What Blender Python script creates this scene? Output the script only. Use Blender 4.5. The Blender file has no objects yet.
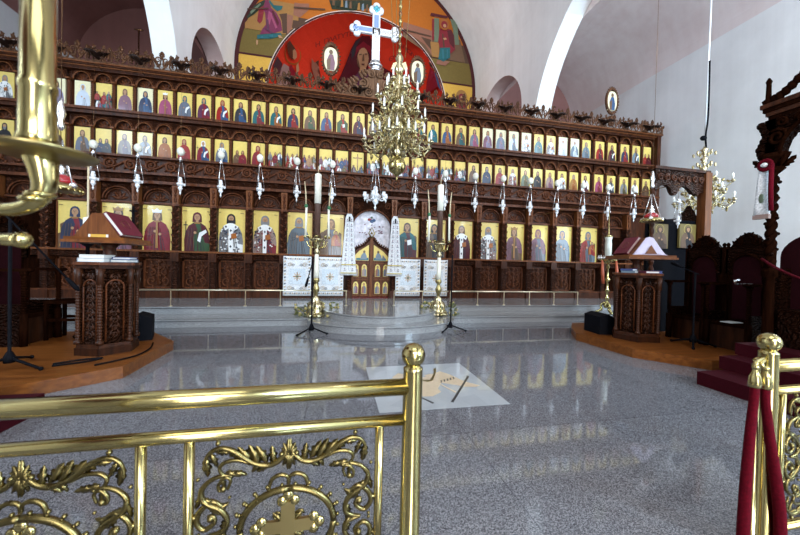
import bpy, math, random
from mathutils import Matrix, Vector
random.seed(7)
C = bpy.context.scene.collection
PI = math.pi
sin, cos = math.sin, math.cos
CX = 1.21                      # axis of the nave
# ------------------------------------------------------------------ camera
F_PX = 320.734
pit, rol, yaw = (math.radians(a) for a in (-0.75836, 1.34639, 11.72659))
fw = Vector((sin(yaw)*cos(pit), cos(yaw)*cos(pit), sin(pit)))
rt = Vector((cos(yaw), -sin(yaw), 0)); up = rt.cross(fw)
r2 = cos(rol)*rt + sin(rol)*up; u2 = -sin(rol)*rt + cos(rol)*up
cd = bpy.data.cameras.new('camera'); cam = bpy.data.objects.new('camera', cd); C.objects.link(cam)
cam.matrix_world = Matrix(((r2.x, u2.x, -fw.x, 0), (r2.y, u2.y, -fw.y, 0), (r2.z, u2.z, -fw.z, 1.5), (0, 0, 0, 1)))
cd.sensor_fit = 'HORIZONTAL'; cd.sensor_width = 36; cd.lens = F_PX/800*36; cd.clip_start = .02; cd.clip_end = 200
cd.dof.use_dof = True; cd.dof.focus_distance = 8.0; cd.dof.aperture_fstop = 3.2
bpy.context.scene.camera = cam
# ------------------------------------------------------------------ light
vs = bpy.context.scene.view_settings
bpy.context.scene.display_settings.display_device = 'sRGB'
vs.view_transform = 'Standard'; vs.look = 'None'; vs.gamma = 1.0; vs.use_curve_mapping = False
vs.exposure = 0.0
w = bpy.data.worlds.new('world'); bpy.context.scene.world = w; w.use_nodes = True
bg = w.node_tree.nodes['Background']; bg.inputs[0].default_value = (.80, .88, 1, 1); bg.inputs[1].default_value = .2
def area(name, loc, target, sx, sy, power, col=(1, 1, 1)):
    l = bpy.data.lights.new(name, 'AREA'); l.shape = 'RECTANGLE'; l.size = sx; l.size_y = sy; l.energy = power; l.color = col
    o = bpy.data.objects.new(name, l); C.objects.link(o); o.location = loc
    o.rotation_euler = (Vector(target)-Vector(loc)).to_track_quat('-Z', 'Y').to_euler(); return o
area('dome_daylight', (1.2, -3.2, 13.6), (1.2, 6.5, 3), 8, 6, 520, (.95, .98, 1))
area('west_window_daylight', (1.2, -8.8, 7.2), (1.2, 9, 5.2), 7, 4.5, 1150, (.98, .99, 1))
area('high_window_daylight', (12.85, 3.4, 8.6), (5, 8, 5.5), 4.0, 2.2, 300, (.9, .95, 1))
area('side_window_daylight', (12.85, 4.7, 3.0), (7, 8, 2.6), 2.0, 2.8, 190, (.85, .93, 1))
area('left_window_daylight', (-10.4, 1.5, 6.5), (13, 7, 6.5), 2.4, 5, 850, (.62, .82, 1))
area('aisle_fill_light', (10.6, -8.7, 6.5), (11.6, 8, 6.5), 4, 5, 2900, (.58, .81, 1))  # added fill to brighten the right aisle wall and vault, no window modelled
area('apse_fill_light', (1.3, 11.3, 13.6), (1.3, 17.5, 10.5), 5, 1.5, 210, (1, .96, .92))  # added fill under the closed vault, brightens the apse painting
area('west_door_daylight', (.6, -8.9, 1.9), (.6, 5, 2.2), 2.4, 3.6, 480, (1, .99, .97))
# ------------------------------------------------------------------ materials
MATS = {}
def nodes(name):
    m = bpy.data.materials.new(name); m.use_nodes = True; nt = m.node_tree
    return m, nt, nt.nodes['Principled BSDF'], nt.nodes.new, nt.links.new
def plain(name, col, rough=.5, metal=0., spec=.5, coat=0., trans=0., sheen=0., emit=None):
    m, nt, b, N, L = nodes(name)
    b.inputs['Base Color'].default_value = (*col, 1); b.inputs['Roughness'].default_value = rough
    b.inputs['Metallic'].default_value = metal; b.inputs['Specular IOR Level'].default_value = spec
    b.inputs['Coat Weight'].default_value = coat; b.inputs['Coat Roughness'].default_value = .08
    b.inputs['Transmission Weight'].default_value = trans; b.inputs['Sheen Weight'].default_value = sheen
    if emit: b.inputs['Emission Color'].default_value = (*col, 1); b.inputs['Emission Strength'].default_value = emit
    # slight natural unevenness of the surface
    tc = N('ShaderNodeTexCoord'); n = N('ShaderNodeTexNoise'); n.inputs['Scale'].default_value = 14
    L(tc.outputs['Object'], n.inputs['Vector'])
    mx = N('ShaderNodeMix'); mx.data_type = 'RGBA'; mx.inputs[6].default_value = (*[c*.86 for c in col], 1); mx.inputs[7].default_value = (*[min(1, c*1.1) for c in col], 1)
    L(n.outputs['Fac'], mx.inputs[0]); L(mx.outputs[2], b.inputs['Base Color'])
    MATS[name] = m; return m
def ramp(N, stops):
    r = N('ShaderNodeValToRGB'); e = r.color_ramp.elements
    e[0].position, e[0].color = stops[0][0], (*stops[0][1], 1); e[1].position, e[1].color = stops[-1][0], (*stops[-1][1], 1)
    for p, c in stops[1:-1]:
        x = e.new(p); x.color = (*c, 1)
    return r
def wood(name, dark, light, rough=.4, scale=3., carve=0., cscale=11., stretch=(1, 1, .12), spec=.2):
    m, nt, b, N, L = nodes(name)
    tc = N('ShaderNodeTexCoord'); mp = N('ShaderNodeMapping'); mp.inputs['Scale'].default_value = stretch
    L(tc.outputs['Object'], mp.inputs['Vector'])
    n = N('ShaderNodeTexNoise'); n.inputs['Scale'].default_value = scale*6; n.inputs['Detail'].default_value = 6; n.inputs['Distortion'].default_value = .6
    L(mp.outputs[0], n.inputs['Vector'])
    r = ramp(N, [(.32, dark), (.72, light)]); L(n.outputs['Fac'], r.inputs[0]); L(r.outputs[0], b.inputs['Base Color'])
    b.inputs['Roughness'].default_value = rough; b.inputs['Specular IOR Level'].default_value = spec
    bp = N('ShaderNodeBump'); bp.inputs['Strength'].default_value = .15; bp.inputs['Distance'].default_value = .01
    L(n.outputs['Fac'], bp.inputs['Height']); last = bp
    if carve:
        d = N('ShaderNodeTexNoise'); d.inputs['Scale'].default_value = cscale*.55; d.inputs['Detail'].default_value = 1
        L(tc.outputs['Object'], d.inputs['Vector'])
        wv = N('ShaderNodeTexWave'); wv.wave_type = 'RINGS'; wv.inputs['Scale'].default_value = cscale*.35; wv.inputs['Distortion'].default_value = 9; wv.inputs['Detail'].default_value = 2; wv.inputs['Detail Scale'].default_value = 1.6
        L(tc.outputs['Object'], wv.inputs['Vector'])
        v = N('ShaderNodeTexVoronoi'); v.inputs['Scale'].default_value = cscale
        mixv = N('ShaderNodeMix'); mixv.data_type = 'VECTOR'; mixv.inputs[0].default_value = .35
        L(tc.outputs['Object'], mixv.inputs[4]); L(d.outputs['Color'], mixv.inputs[5]); L(mixv.outputs[1], v.inputs['Vector'])
        ad = N('ShaderNodeMath'); ad.operation = 'ADD'; L(v.outputs['Distance'], ad.inputs[0]); L(wv.outputs['Fac'], ad.inputs[1])
        b2 = N('ShaderNodeBump'); b2.inputs['Strength'].default_value = carve; b2.inputs['Distance'].default_value = .05
        L(ad.outputs[0], b2.inputs['Height']); L(bp.outputs[0], b2.inputs['Normal']); last = b2
    L(last.outputs[0], b.inputs['Normal']); MATS[name] = m; return m
def metal(name, col, rough=.2, var=.1, bump=0.):
    m, nt, b, N, L = nodes(name)
    b.inputs['Metallic'].default_value = 1; b.inputs['Base Color'].default_value = (*col, 1)
    tc = N('ShaderNodeTexCoord'); n = N('ShaderNodeTexNoise'); n.inputs['Scale'].default_value = 22; n.inputs['Detail'].default_value = 4
    L(tc.outputs['Object'], n.inputs['Vector'])
    mr = N('ShaderNodeMapRange'); mr.inputs[3].default_value = max(.02, rough-var); mr.inputs[4].default_value = rough+var
    L(n.outputs['Fac'], mr.inputs[0]); L(mr.outputs[0], b.inputs['Roughness'])
    if bump:
        bp = N('ShaderNodeBump'); bp.inputs['Strength'].default_value = bump; bp.inputs['Distance'].default_value = .004
        L(n.outputs['Fac'], bp.inputs['Height']); L(bp.outputs[0], b.inputs['Normal'])
    MATS[name] = m; return m
def plaster(name, a, c, scale=.5, streak=True):
    m, nt, b, N, L = nodes(name)
    tc = N('ShaderNodeTexCoord'); n = N('ShaderNodeTexNoise'); n.inputs['Scale'].default_value = scale; n.inputs['Detail'].default_value = 5; n.inputs['Roughness'].default_value = .6
    L(tc.outputs['Object'], n.inputs['Vector'])
    mp = N('ShaderNodeMapping'); mp.inputs['Scale'].default_value = (2.2, 2.2, .1); L(tc.outputs['Object'], mp.inputs['Vector'])
    n2 = N('ShaderNodeTexNoise'); n2.inputs['Scale'].default_value = 1.5; n2.inputs['Detail'].default_value = 4; L(mp.outputs[0], n2.inputs['Vector'])
    ad = N('ShaderNodeMath'); ad.operation = 'MULTIPLY_ADD'; L(n2.outputs['Fac'], ad.inputs[0]); ad.inputs[1].default_value = .45 if streak else 0; L(n.outputs['Fac'], ad.inputs[2])
    r = ramp(N, [(.45, a), (.95, c)]); L(ad.outputs[0], r.inputs[0]); L(r.outputs[0], b.inputs['Base Color'])
    b.inputs['Roughness'].default_value = .85
    n3 = N('ShaderNodeTexNoise'); n3.inputs['Scale'].default_value = 6; n3.inputs['Detail'].default_value = 6; L(tc.outputs['Object'], n3.inputs['Vector'])
    bp = N('ShaderNodeBump'); bp.inputs['Strength'].default_value = .12; bp.inputs['Distance'].default_value = .03; L(n3.outputs['Fac'], bp.inputs['Height']); L(bp.outputs[0], b.inputs['Normal'])
    MATS[name] = m; return m
def granite(name, cols, scale, rough, tile=0., spec=.5, joint=(.16, .16, .17)):
    m, nt, b, N, L = nodes(name)
    tc = N('ShaderNodeTexCoord')
    n = N('ShaderNodeTexNoise'); n.inputs['Scale'].default_value = scale; n.inputs['Detail'].default_value = 3; n.inputs['Roughness'].default_value = .7
    L(tc.outputs['Object'], n.inputs['Vector'])
    v = N('ShaderNodeTexVoronoi'); v.inputs['Scale'].default_value = scale*1.1; L(tc.outputs['Object'], v.inputs['Vector'])
    sp = N('ShaderNodeSeparateColor'); L(v.outputs['Color'], sp.inputs[0])
    ad = N('ShaderNodeMath'); ad.operation = 'MULTIPLY_ADD'; L(sp.outputs[0], ad.inputs[0]); ad.inputs[1].default_value = .55; L(n.outputs['Fac'], ad.inputs[2])
    r = ramp(N, [(.42, cols[0]), (.68, cols[1]), (.88, cols[2]), (1., cols[3])]); L(ad.outputs[0], r.inputs[0]); last = r.outputs[0]
    if tile:
        mp = N('ShaderNodeMapping'); mp.inputs['Location'].default_value = (.24, .2, 0); L(tc.outputs['Object'], mp.inputs['Vector'])
        bk = N('ShaderNodeTexBrick'); bk.offset = 0; bk.inputs['Scale'].default_value = 1; bk.inputs['Brick Width'].default_value = tile; bk.inputs['Row Height'].default_value = tile
        bk.inputs['Mortar Size'].default_value = .004; bk.inputs['Color1'].default_value = (1, 1, 1, 1); bk.inputs['Color2'].default_value = (.86, .86, .87, 1); bk.inputs['Mortar'].default_value = (.55, .55, .57, 1)
        L(mp.outputs[0], bk.inputs['Vector'])
        mx = N('ShaderNodeMix'); mx.data_type = 'RGBA'; mx.blend_type = 'MULTIPLY'; mx.inputs[0].default_value = 1
        L(last, mx.inputs[6]); L(bk.outputs['Color'], mx.inputs[7]); last = mx.outputs[2]
    L(last, b.inputs['Base Color']); b.inputs['Roughness'].default_value = rough; b.inputs['Specular IOR Level'].default_value = spec
    MATS[name] = m; return m
def cloth(name, col, scale=60, sheen=.4, rough=.9):
    m, nt, b, N, L = nodes(name)
    tc = N('ShaderNodeTexCoord'); n = N('ShaderNodeTexNoise'); n.inputs['Scale'].default_value = scale; n.inputs['Detail'].default_value = 3
    L(tc.outputs['Object'], n.inputs['Vector'])
    r = ramp(N, [(.3, tuple(c*.7 for c in col)), (.7, tuple(min(1, c*1.2) for c in col))]); L(n.outputs['Fac'], r.inputs[0]); L(r.outputs[0], b.inputs['Base Color'])
    b.inputs['Roughness'].default_value = rough; b.inputs['Specular IOR Level'].default_value = .12; b.inputs['Sheen Weight'].default_value = sheen; b.inputs['Sheen Tint'].default_value = (*[min(1, c*2+.1) for c in col], 1)
    bp = N('ShaderNodeBump'); bp.inputs['Strength'].default_value = .3; bp.inputs['Distance'].default_value = .004; L(n.outputs['Fac'], bp.inputs['Height']); L(bp.outputs[0], b.inputs['Normal'])
    MATS[name] = m; return m

wood('wood', (.022, .0058, .0022), (.082, .0225, .0072), .42)
wood('carved', (.016, .0044, .0018), (.070, .0192, .0064), .45, carve=.9, cscale=16)
wood('vine', (.046, .0125, .0046), (.150, .044, .0145), .42)
wood('tan_wood', (.10, .031, .0095), (.21, .069, .021), .4)
wood('black_wood', (.0055, .0018, .001), (.018, .0055, .0026), .45, spec=0)
wood('dark_wood', (.012, .0036, .0015), (.044, .0128, .0045), .45, spec=.1)
wood('dark_carved', (.008, .0025, .0011), (.032, .0095, .0034), .5, carve=.9, cscale=18, spec=.08)
wood('dark_vine', (.018, .0052, .0020), (.062, .0185, .0066), .42)
wood('black_carved', (.008, .0026, .0015), (.022, .0068, .0032), .5, carve=.9, cscale=18, spec=.03)
wood('deck', (.11, .032, .007), (.21, .068, .014), .3, stretch=(.1, 1, 1))
wood('mount_wood', (.085, .040, .020), (.23, .115, .060), .5)
wood('bird_wood', (.012, .006, .005), (.030, .015, .011), .4)
wood('crest_wood', (.050, .020, .0085), (.15, .062, .028), .5)
metal('brass', (.52, .43, .185), .17, .06)
metal('brass_cast', (.20, .158, .062), .28, .1, .3)
metal('brass_dull', (.36, .285, .125), .32, .1)
metal('pale_gold', (.56, .48, .29), .28, .1)
metal('cream_metal', (.78, .70, .52), .3, .08)
metal('silver', (.88, .88, .90), .28, .1)
metal('bronze', (.23, .12, .06), .3, .1)
plain('white_metal', (.88, .89, .92), .3, .12, coat=.4)
plain('blue_enamel', (.30, .42, .80), .25, .3, coat=.5)
plain('teal_enamel', (.10, .45, .55), .25, .3, coat=.5)
plaster('plaster', (.66, .65, .645), (.82, .815, .81))
plaster('plaster_pink', (.64, .51, .49), (.80, .72, .70), .35)
plaster('plaster_soffit_bounce', (.60, .40, .37), (.74, .58, .55), .5)  # pink holds the red light bounced from the apse, painted in
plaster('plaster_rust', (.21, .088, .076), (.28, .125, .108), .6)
granite('granite', [(.026, .025, .029), (.115, .112, .124), (.195, .191, .207), (.31, .305, .325)], 165, .05, 1.43)
granite('step_granite', [(.085, .083, .085), (.205, .202, .205), (.29, .287, .29), (.37, .367, .37)], 170, .10, 0)
granite('marble', [(.34, .35, .365), (.36, .37, .385), (.375, .385, .40), (.385, .395, .41)], 3, .06, 0)
cloth('carpet', (.034, .0006, .0038), 120, 0)
cloth('velvet', (.017, .0005, .0022), 40, 0)
cloth('dark_rope', (.055, .0012, .005), 80, 0)
cloth('velvet_rope', (.105, .0012, .008), 80, 0)
cloth('linen', (.74, .74, .755), 50, .1)
cloth('pale_blue_linen', (.62, .67, .72), 50, .1)
cloth('lilac_linen', (.80, .76, .82), 8, .1)
plain('wax', (.82, .80, .70), .45)
plain('taper_wax', (.62, .50, .32), .5)
plain('taper_white', (.78, .74, .62), .5)
plain('dark_wax', (.085, .040, .028), .5)
plain('egg', (.80, .78, .68), .5)
plain('black', (.006, .006, .008), .7, spec=.03)
plain('rubber', (.008, .008, .010), .8, spec=.02)
plain('white_bulb', (.92, .91, .88), .3)
plain('red_glass', (.35, .008, .016), .08, coat=1.)
plain('paper', (.72, .71, .68), .7)
plain('lilac_paper', (.50, .44, .56), .6)
plain('book_red', (.13, .008, .026), .5)
plain('book_blue', (.04, .06, .20), .5)
plain('book_gray', (.40, .42, .46), .5)
plain('green', (.02, .14, .05), .5)
plain('leaf', (.075, .085, .022), .6)
plain('flower', (.36, .28, .10), .6)
plain('gold_thread', (.50, .40, .12), .6)
plain('orange_red', (.50, .10, .04), .5)
# paints (icons, murals, inlays)
PAL = dict(gold=(.75, .56, .155), halo=(.74, .56, .15), goldbrown=(.30, .21, .06), cream=(.80, .74, .48), skin=(.42, .23, .12), black=(.02, .02, .025), white=(.78, .78, .78),
 navy=(.035, .05, .12), blue=(.05, .13, .30), steel=(.24, .33, .42), pale=(.55, .61, .70), slate=(.20, .23, .30), teal=(.02, .17, .19), sea=(.035, .22, .28), green=(.06, .13, .055),
 olive=(.17, .14, .05), brown=(.12, .06, .035), umber=(.22, .12, .065), maroon=(.13, .015, .025), crimson=(.32, .022, .04), red=(.46, .025, .02), orange=(.52, .16, .03),
 pink=(.50, .10, .22), mauve=(.30, .13, .19), plum=(.16, .05, .11), lilac=(.40, .34, .50), gray=(.33, .33, .35), grayblue=(.17, .22, .27), magenta=(.26, .035, .11),
 darkgreen=(.035, .05, .03), apricot=(.50, .25, .07), rosebrown=(.40, .17, .11), sage=(.20, .26, .17), blush=(.50, .34, .30), tan=(.56, .43, .30), dark=(.05, .05, .06),
 muralred=(.62, .032, .008), muralorange=(.40, .115, .010), muralolive=(.15, .105, .025), muralyellow=(.62, .36, .06), line=(.055, .008, .010), paleline=(.62, .55, .50), inscr=(.22, .02, .012))
for k, c in PAL.items():
    mural = k.startswith('mural') or k in ('line', 'paleline', 'inscr')
    if k not in ('gold', 'cream', 'halo', 'white', 'pale', 'tan', 'skin') and not mural: c = tuple(v*.62 for v in c)
    plain('p_'+k, c, .8 if mural else .28, 0, .35, 0 if mural else .32)

# ------------------------------------------------------------------ mesh helpers
def spl(pts, n=6):
    P = [Vector(p) for p in pts]; out = []
    for i in range(len(P)-1):
        a, b, c, d = P[max(0, i-1)], P[i], P[i+1], P[min(len(P)-1, i+2)]
        for k in range(n):
            t = k/n
            out.append(.5*((2*b)+(c-a)*t+(2*a-5*b+4*c-d)*t*t+(3*b-a-3*c+d)*t**3))
    out.append(P[-1]); return out
class MB:
    def __init__(s): s.v = []; s.f = []; s.m = []; s.s = []; s.names = []
    def mi(s, name):
        if name not in s.names: s.names.append(name)
        return s.names.index(name)
    def add(s, vs, fs, mat, smooth=False):
        o = len(s.v); s.v += [tuple(v) for v in vs]; k = s.mi(mat)
        for f in fs: s.f.append([o+i for i in f]); s.m.append(k); s.s.append(smooth)
    def box(s, x0, x1, y0, y1, z0, z1, mat):
        v = [(x0, y0, z0), (x1, y0, z0), (x1, y1, z0), (x0, y1, z0), (x0, y0, z1), (x1, y0, z1), (x1, y1, z1), (x0, y1, z1)]
        s.add(v, [(0, 3, 2, 1), (4, 5, 6, 7), (0, 1, 5, 4), (1, 2, 6, 5), (2, 3, 7, 6), (3, 0, 4, 7)], mat)
    def obox(s, c, ax, ay, az, mat):
        c, ax, ay, az = (Vector(q) for q in (c, ax, ay, az))
        v = [c+i*ax+j*ay+k*az for k in (-1, 1) for i, j in ((-1, -1), (1, -1), (1, 1), (-1, 1))]
        s.add(v, [(0, 3, 2, 1), (4, 5, 6, 7), (0, 1, 5, 4), (1, 2, 6, 5), (2, 3, 7, 6), (3, 0, 4, 7)], mat)
    def tube(s, pts, r, n=8, mat='brass', caps=True, flat=1.):
        P = [Vector(p) for p in pts]; R = r if isinstance(r, (list, tuple)) else [r]*len(P)
        if len(R) != len(P):
            R = [R[min(len(R)-1, int(i/(len(P)-1)*(len(R)-1)))]*(1-(i/(len(P)-1)*(len(R)-1)) % 1) + R[min(len(R)-1, int(i/(len(P)-1)*(len(R)-1))+1)]*((i/(len(P)-1)*(len(R)-1)) % 1) for i in range(len(P))]
        vs = []; t0 = None; nrm = None
        for i, p in enumerate(P):
            t = (P[min(i+1, len(P)-1)]-P[max(i-1, 0)])
            if t.length < 1e-9: t = t0 or Vector((0, 0, 1))
            t = t.normalized()
            if nrm is None:
                nrm = t.orthogonal().normalized()
            else:
                nrm = nrm-t*nrm.dot(t)
                nrm = nrm.normalized() if nrm.length > 1e-6 else t.orthogonal().normalized()
            bn = t.cross(nrm); t0 = t
            for k in range(n):
                a = 2*PI*k/n; q = nrm*cos(a)*R[i]+bn*sin(a)*R[i]
                q.y *= flat; vs.append(p+q)
        fs = [(i*n+k, i*n+(k+1) % n, (i+1)*n+(k+1) % n, (i+1)*n+k) for i in range(len(P)-1) for k in range(n)]
        if caps: fs += [tuple(range(n))[::-1], tuple((len(P)-1)*n+k for k in range(n))]
        s.add(vs, fs, mat, True)
    def cyl(s, p0, p1, r, mat, n=12, r1=None): s.tube([p0, p1], [r, r if r1 is None else r1], n, mat)
    def lathe(s, prof, mat, o=(0, 0, 0), n=16, smooth=True, a0=0.):
        vs = [(o[0]+r*cos(a0+2*PI*k/n), o[1]+r*sin(a0+2*PI*k/n), o[2]+z) for r, z in prof for k in range(n)]
        fs = [(i*n+k, i*n+(k+1) % n, (i+1)*n+(k+1) % n, (i+1)*n+k) for i in range(len(prof)-1) for k in range(n)]
        fs += [tuple(range(n))[::-1], tuple((len(prof)-1)*n+k for k in range(n))]
        s.add(vs, fs, mat, smooth)
    def ball(s, c, r, mat, n=10, m=6, sc=(1, 1, 1)):
        vs = []; fs = []
        for j in range(m+1):
            th = PI*j/m
            for k in range(n):
                a = 2*PI*k/n; vs.append((c[0]+r*sc[0]*sin(th)*cos(a), c[1]+r*sc[1]*sin(th)*sin(a), c[2]+r*sc[2]*cos(th)))
        for j in range(m):
            for k in range(n): fs.append((j*n+k, (j+1)*n+k, (j+1)*n+(k+1) % n, j*n+(k+1) % n))
        s.add(vs, fs, mat, True)
    def prism(s, poly, y0, y1, mat):             # polygon in x,z pulled along y
        n = len(poly); a = sum(poly[i][0]*poly[(i+1) % n][1]-poly[(i+1) % n][0]*poly[i][1] for i in range(n))
        if a < 0: poly = poly[::-1]
        v = [(x, y0, z) for x, z in poly]+[(x, y1, z) for x, z in poly]
        s.add(v, [tuple(range(n)), tuple(range(n, 2*n))[::-1]]+[(i, n+i, n+(i+1) % n, (i+1) % n) for i in range(n)], mat)
    def slab(s, poly, z0, z1, mat):              # polygon in x,y pulled along z
        n = len(poly); a = sum(poly[i][0]*poly[(i+1) % n][1]-poly[(i+1) % n][0]*poly[i][1] for i in range(n))
        if a < 0: poly = poly[::-1]
        v = [(x, y, z0) for x, y in poly]+[(x, y, z1) for x, y in poly]
        s.add(v, [tuple(range(n))[::-1], tuple(range(n, 2*n))]+[(i, (i+1) % n, n+(i+1) % n, n+i) for i in range(n)], mat)
    def face(s, poly, y, mat):                   # flat painted shape facing -y
        n = len(poly); a = sum(poly[i][0]*poly[(i+1) % n][1]-poly[(i+1) % n][0]*poly[i][1] for i in range(n))
        if a < 0: poly = poly[::-1]
        s.add([(x, y, z) for x, z in poly], [tuple(range(n))], mat)
    def disc(s, x, z, rx, rz, y, mat, n=12): s.face([(x+rx*cos(2*PI*k/n), z+rz*sin(2*PI*k/n)) for k in range(n)], y, mat)
    def merge(s, o, fn=lambda p: p, flip=False):
        b = len(s.v); s.v += [tuple(fn(p)) for p in o.v]
        for f, m, sm in zip(o.f, o.m, o.s):
            g = [b+i for i in f]; s.f.append(g[::-1] if flip else g); s.m.append(s.mi(o.names[m])); s.s.append(sm)
    def mesh(s, name, org=(0, 0, 0)):
        me = bpy.data.meshes.new(name); me.from_pydata([(x-org[0], y-org[1], z-org[2]) for x, y, z in s.v], [], s.f)
        for n in s.names: me.materials.append(MATS[n])
        me.polygons.foreach_set('material_index', s.m); me.polygons.foreach_set('use_smooth', s.s); me.update(); return me
def wloc(o):
    l = Vector((0, 0, 0))
    while o: l = l+Vector(o.location); o = o.parent
    return l
def put(name, me, parent=None, loc=(0, 0, 0), rz=0., label=None):
    o = bpy.data.objects.new(name, me); C.objects.link(o); o.parent = parent; o.location = loc; o.rotation_euler = (0, 0, rz)
    if label: o['label'] = label
    return o
def tag(o, label, cat, group=None):
    o['label'] = label; o['category'] = cat
    if group: o['group'] = group
    return o
def struct(name, mb, parent=None):
    o = put(name, mb.mesh(name, wloc(parent) if parent else (0, 0, 0)), parent)
    if not parent: o['kind'] = 'structure'
    return o
def thing(name, label, cat, loc, rz=0., group=None):
    o = bpy.data.objects.new(name, None); C.objects.link(o); o.location = loc; o.rotation_euler = (0, 0, rz); o.empty_display_size = .1
    return tag(o, label, cat, group)
def part(name, mb, parent, local=False, label=None):     # mesh given in world coordinates unless local
    return put(name, mb.mesh(name, (0, 0, 0) if local else wloc(parent)), parent, label=label)
def single(name, mb, label, cat, loc, group=None, rz=0., local=False):
    return tag(put(name, mb.mesh(name, (0, 0, 0) if local else loc), None, loc, rz), label, cat, group)
def dup(root, loc, rz=None, label=None, group=None):
    r = root.copy(); C.objects.link(r); r.location = loc
    if rz is not None: r.rotation_euler = (0, 0, rz)
    if label: r['label'] = label
    if group: r['group'] = group
    for ch in list(root.children):
        c = ch.copy(); C.objects.link(c); c.parent = r
        for g in ch.children:
            d = g.copy(); C.objects.link(d); d.parent = c
    return r
def ordn(n): return str(n)+('th' if 10 <= n % 100 <= 20 else {1: 'st', 2: 'nd', 3: 'rd'}.get(n % 10, 'th'))
def arc(cx, cz, rx, rz, a0, a1, n): return [(cx+rx*cos(a0+(a1-a0)*k/n), cz+rz*sin(a0+(a1-a0)*k/n)) for k in range(n+1)]
def twist_beads(r, z0, z1, step, swell=1.35):
    p = []; z = z0
    while z < z1-1e-6:
        p += [(r*.8, z), (r*swell, z+step*.35), (r*swell, z+step*.6), (r*.8, min(z1, z+step*.95))]; z += step
    return p
# ------------------------------------------------------------------ the building
K = 1.07
def far(p): return (p[0]*K, p[1]*K, 1.5+(p[2]-1.5)*K)
def arch_wall(u0, u1, t0, t1, z0, z1, holes, mp, mats=('plaster', 'plaster', 'plaster_soffit_bounce')):
    """wall along u between t0 and t1 with arched openings (centre, radius, spring height) down to the floor"""
    mb = MB(); us = {u0, u1}
    for c, r, zs in holes:
        for k in range(33): us.add(c-r*cos(PI*k/32))
    us = sorted(us); gap = lambda a, b: next((h for h in holes if h[0]-h[1] <= (a+b)/2 <= h[0]+h[1]), None)
    for a, b in zip(us, us[1:]):
        h = gap(a, b)
        zb = [z0, z0] if not h else [h[2]+math.sqrt(max(0, h[1]**2-(u-h[0])**2)) for u in (a, b)]
        mb.add([mp(a, t0, zb[0]), mp(b, t0, zb[1]), mp(b, t0, z1), mp(a, t0, z1)], [(0, 1, 2, 3)], mats[0])
        mb.add([mp(a, t1, zb[0]), mp(b, t1, zb[1]), mp(b, t1, z1), mp(a, t1, z1)], [(3, 2, 1, 0)], mats[1])
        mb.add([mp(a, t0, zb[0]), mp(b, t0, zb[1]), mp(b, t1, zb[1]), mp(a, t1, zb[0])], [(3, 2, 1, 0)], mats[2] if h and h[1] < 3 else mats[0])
    for c, r, zs in holes:
        for u in (c-r, c+r): mb.add([mp(u, t0, z0), mp(u, t1, z0), mp(u, t1, zs), mp(u, t0, zs)], [(0, 1, 2, 3)], mats[0])
    return mb
fl = MB(); fl.box(-10.8, 13.2, -9, 16.3, -.25, 0, 'granite'); struct('floor', fl)
XR, XL = 6.78, -4.36
for nm, xa, xb in (('wall_arcade_right', XR, XR+.6), ('wall_arcade_left', XL, XL-.6)):
    m0 = arch_wall(-8.3, 15.1, xa, xb, 0, 12.6 if 0 else 10.05, [(-3.4, 4.0, 5.6), (6.0, 4.2, 6.0), (12.9, 1.95, 7.5)], lambda u, t, z: (t, u, z))
    m1 = MB(); m1.merge(m0, far); struct(nm, m1)
# barrel vault of the nave over the iconostasis
mb = MB(); N_ = 40
ps = arc(CX, 10.0, 5.57, 5.57, 0, PI, N_)
for (xa, za), (xb, zb) in zip(ps, ps[1:]):
    mb.add([far((xa, .4, za)), far((xb, .4, zb)), far((xb, 15.2, zb)), far((xa, 15.2, za))], [(0, 1, 2, 3)], 'plaster', True)
struct('ceiling', mb)
# side aisles: outer walls, vaults and end walls
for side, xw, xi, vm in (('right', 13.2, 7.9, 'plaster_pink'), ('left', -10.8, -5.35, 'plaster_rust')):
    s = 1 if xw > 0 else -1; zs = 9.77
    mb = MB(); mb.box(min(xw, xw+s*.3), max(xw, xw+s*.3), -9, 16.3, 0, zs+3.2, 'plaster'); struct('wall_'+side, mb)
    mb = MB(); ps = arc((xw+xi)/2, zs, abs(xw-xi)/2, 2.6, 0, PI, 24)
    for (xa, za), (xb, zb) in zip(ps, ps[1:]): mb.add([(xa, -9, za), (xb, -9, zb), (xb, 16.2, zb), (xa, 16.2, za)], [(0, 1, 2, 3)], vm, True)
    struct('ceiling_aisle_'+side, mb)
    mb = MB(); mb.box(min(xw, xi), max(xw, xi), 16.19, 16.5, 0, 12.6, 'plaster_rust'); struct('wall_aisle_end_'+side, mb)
mb = MB(); mb.box(-10.8, 13.2, -9.4, -9.0, 0, 14, 'plaster'); struct('wall_back', mb)
mb = MB(); mb.box(-.75, 1.95, -9.0, -8.97, 0, 3.9, 'wood'); struct('door_1', mb)
mb = MB(); mb.box(13.17, 13.2, 3.7, 5.7, 1.6, 4.4, 'white_metal'); struct('window_1', mb)
mb = MB(); mb.box(13.17, 13.2, 1.4, 5.4, 7.5, 9.7, 'white_metal'); struct('window_2', mb)
mb = MB(); mb.box(-10.8, -10.77, .1, 2.9, 3.7, 9.3, 'white_metal'); struct('window_3', mb)
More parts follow.
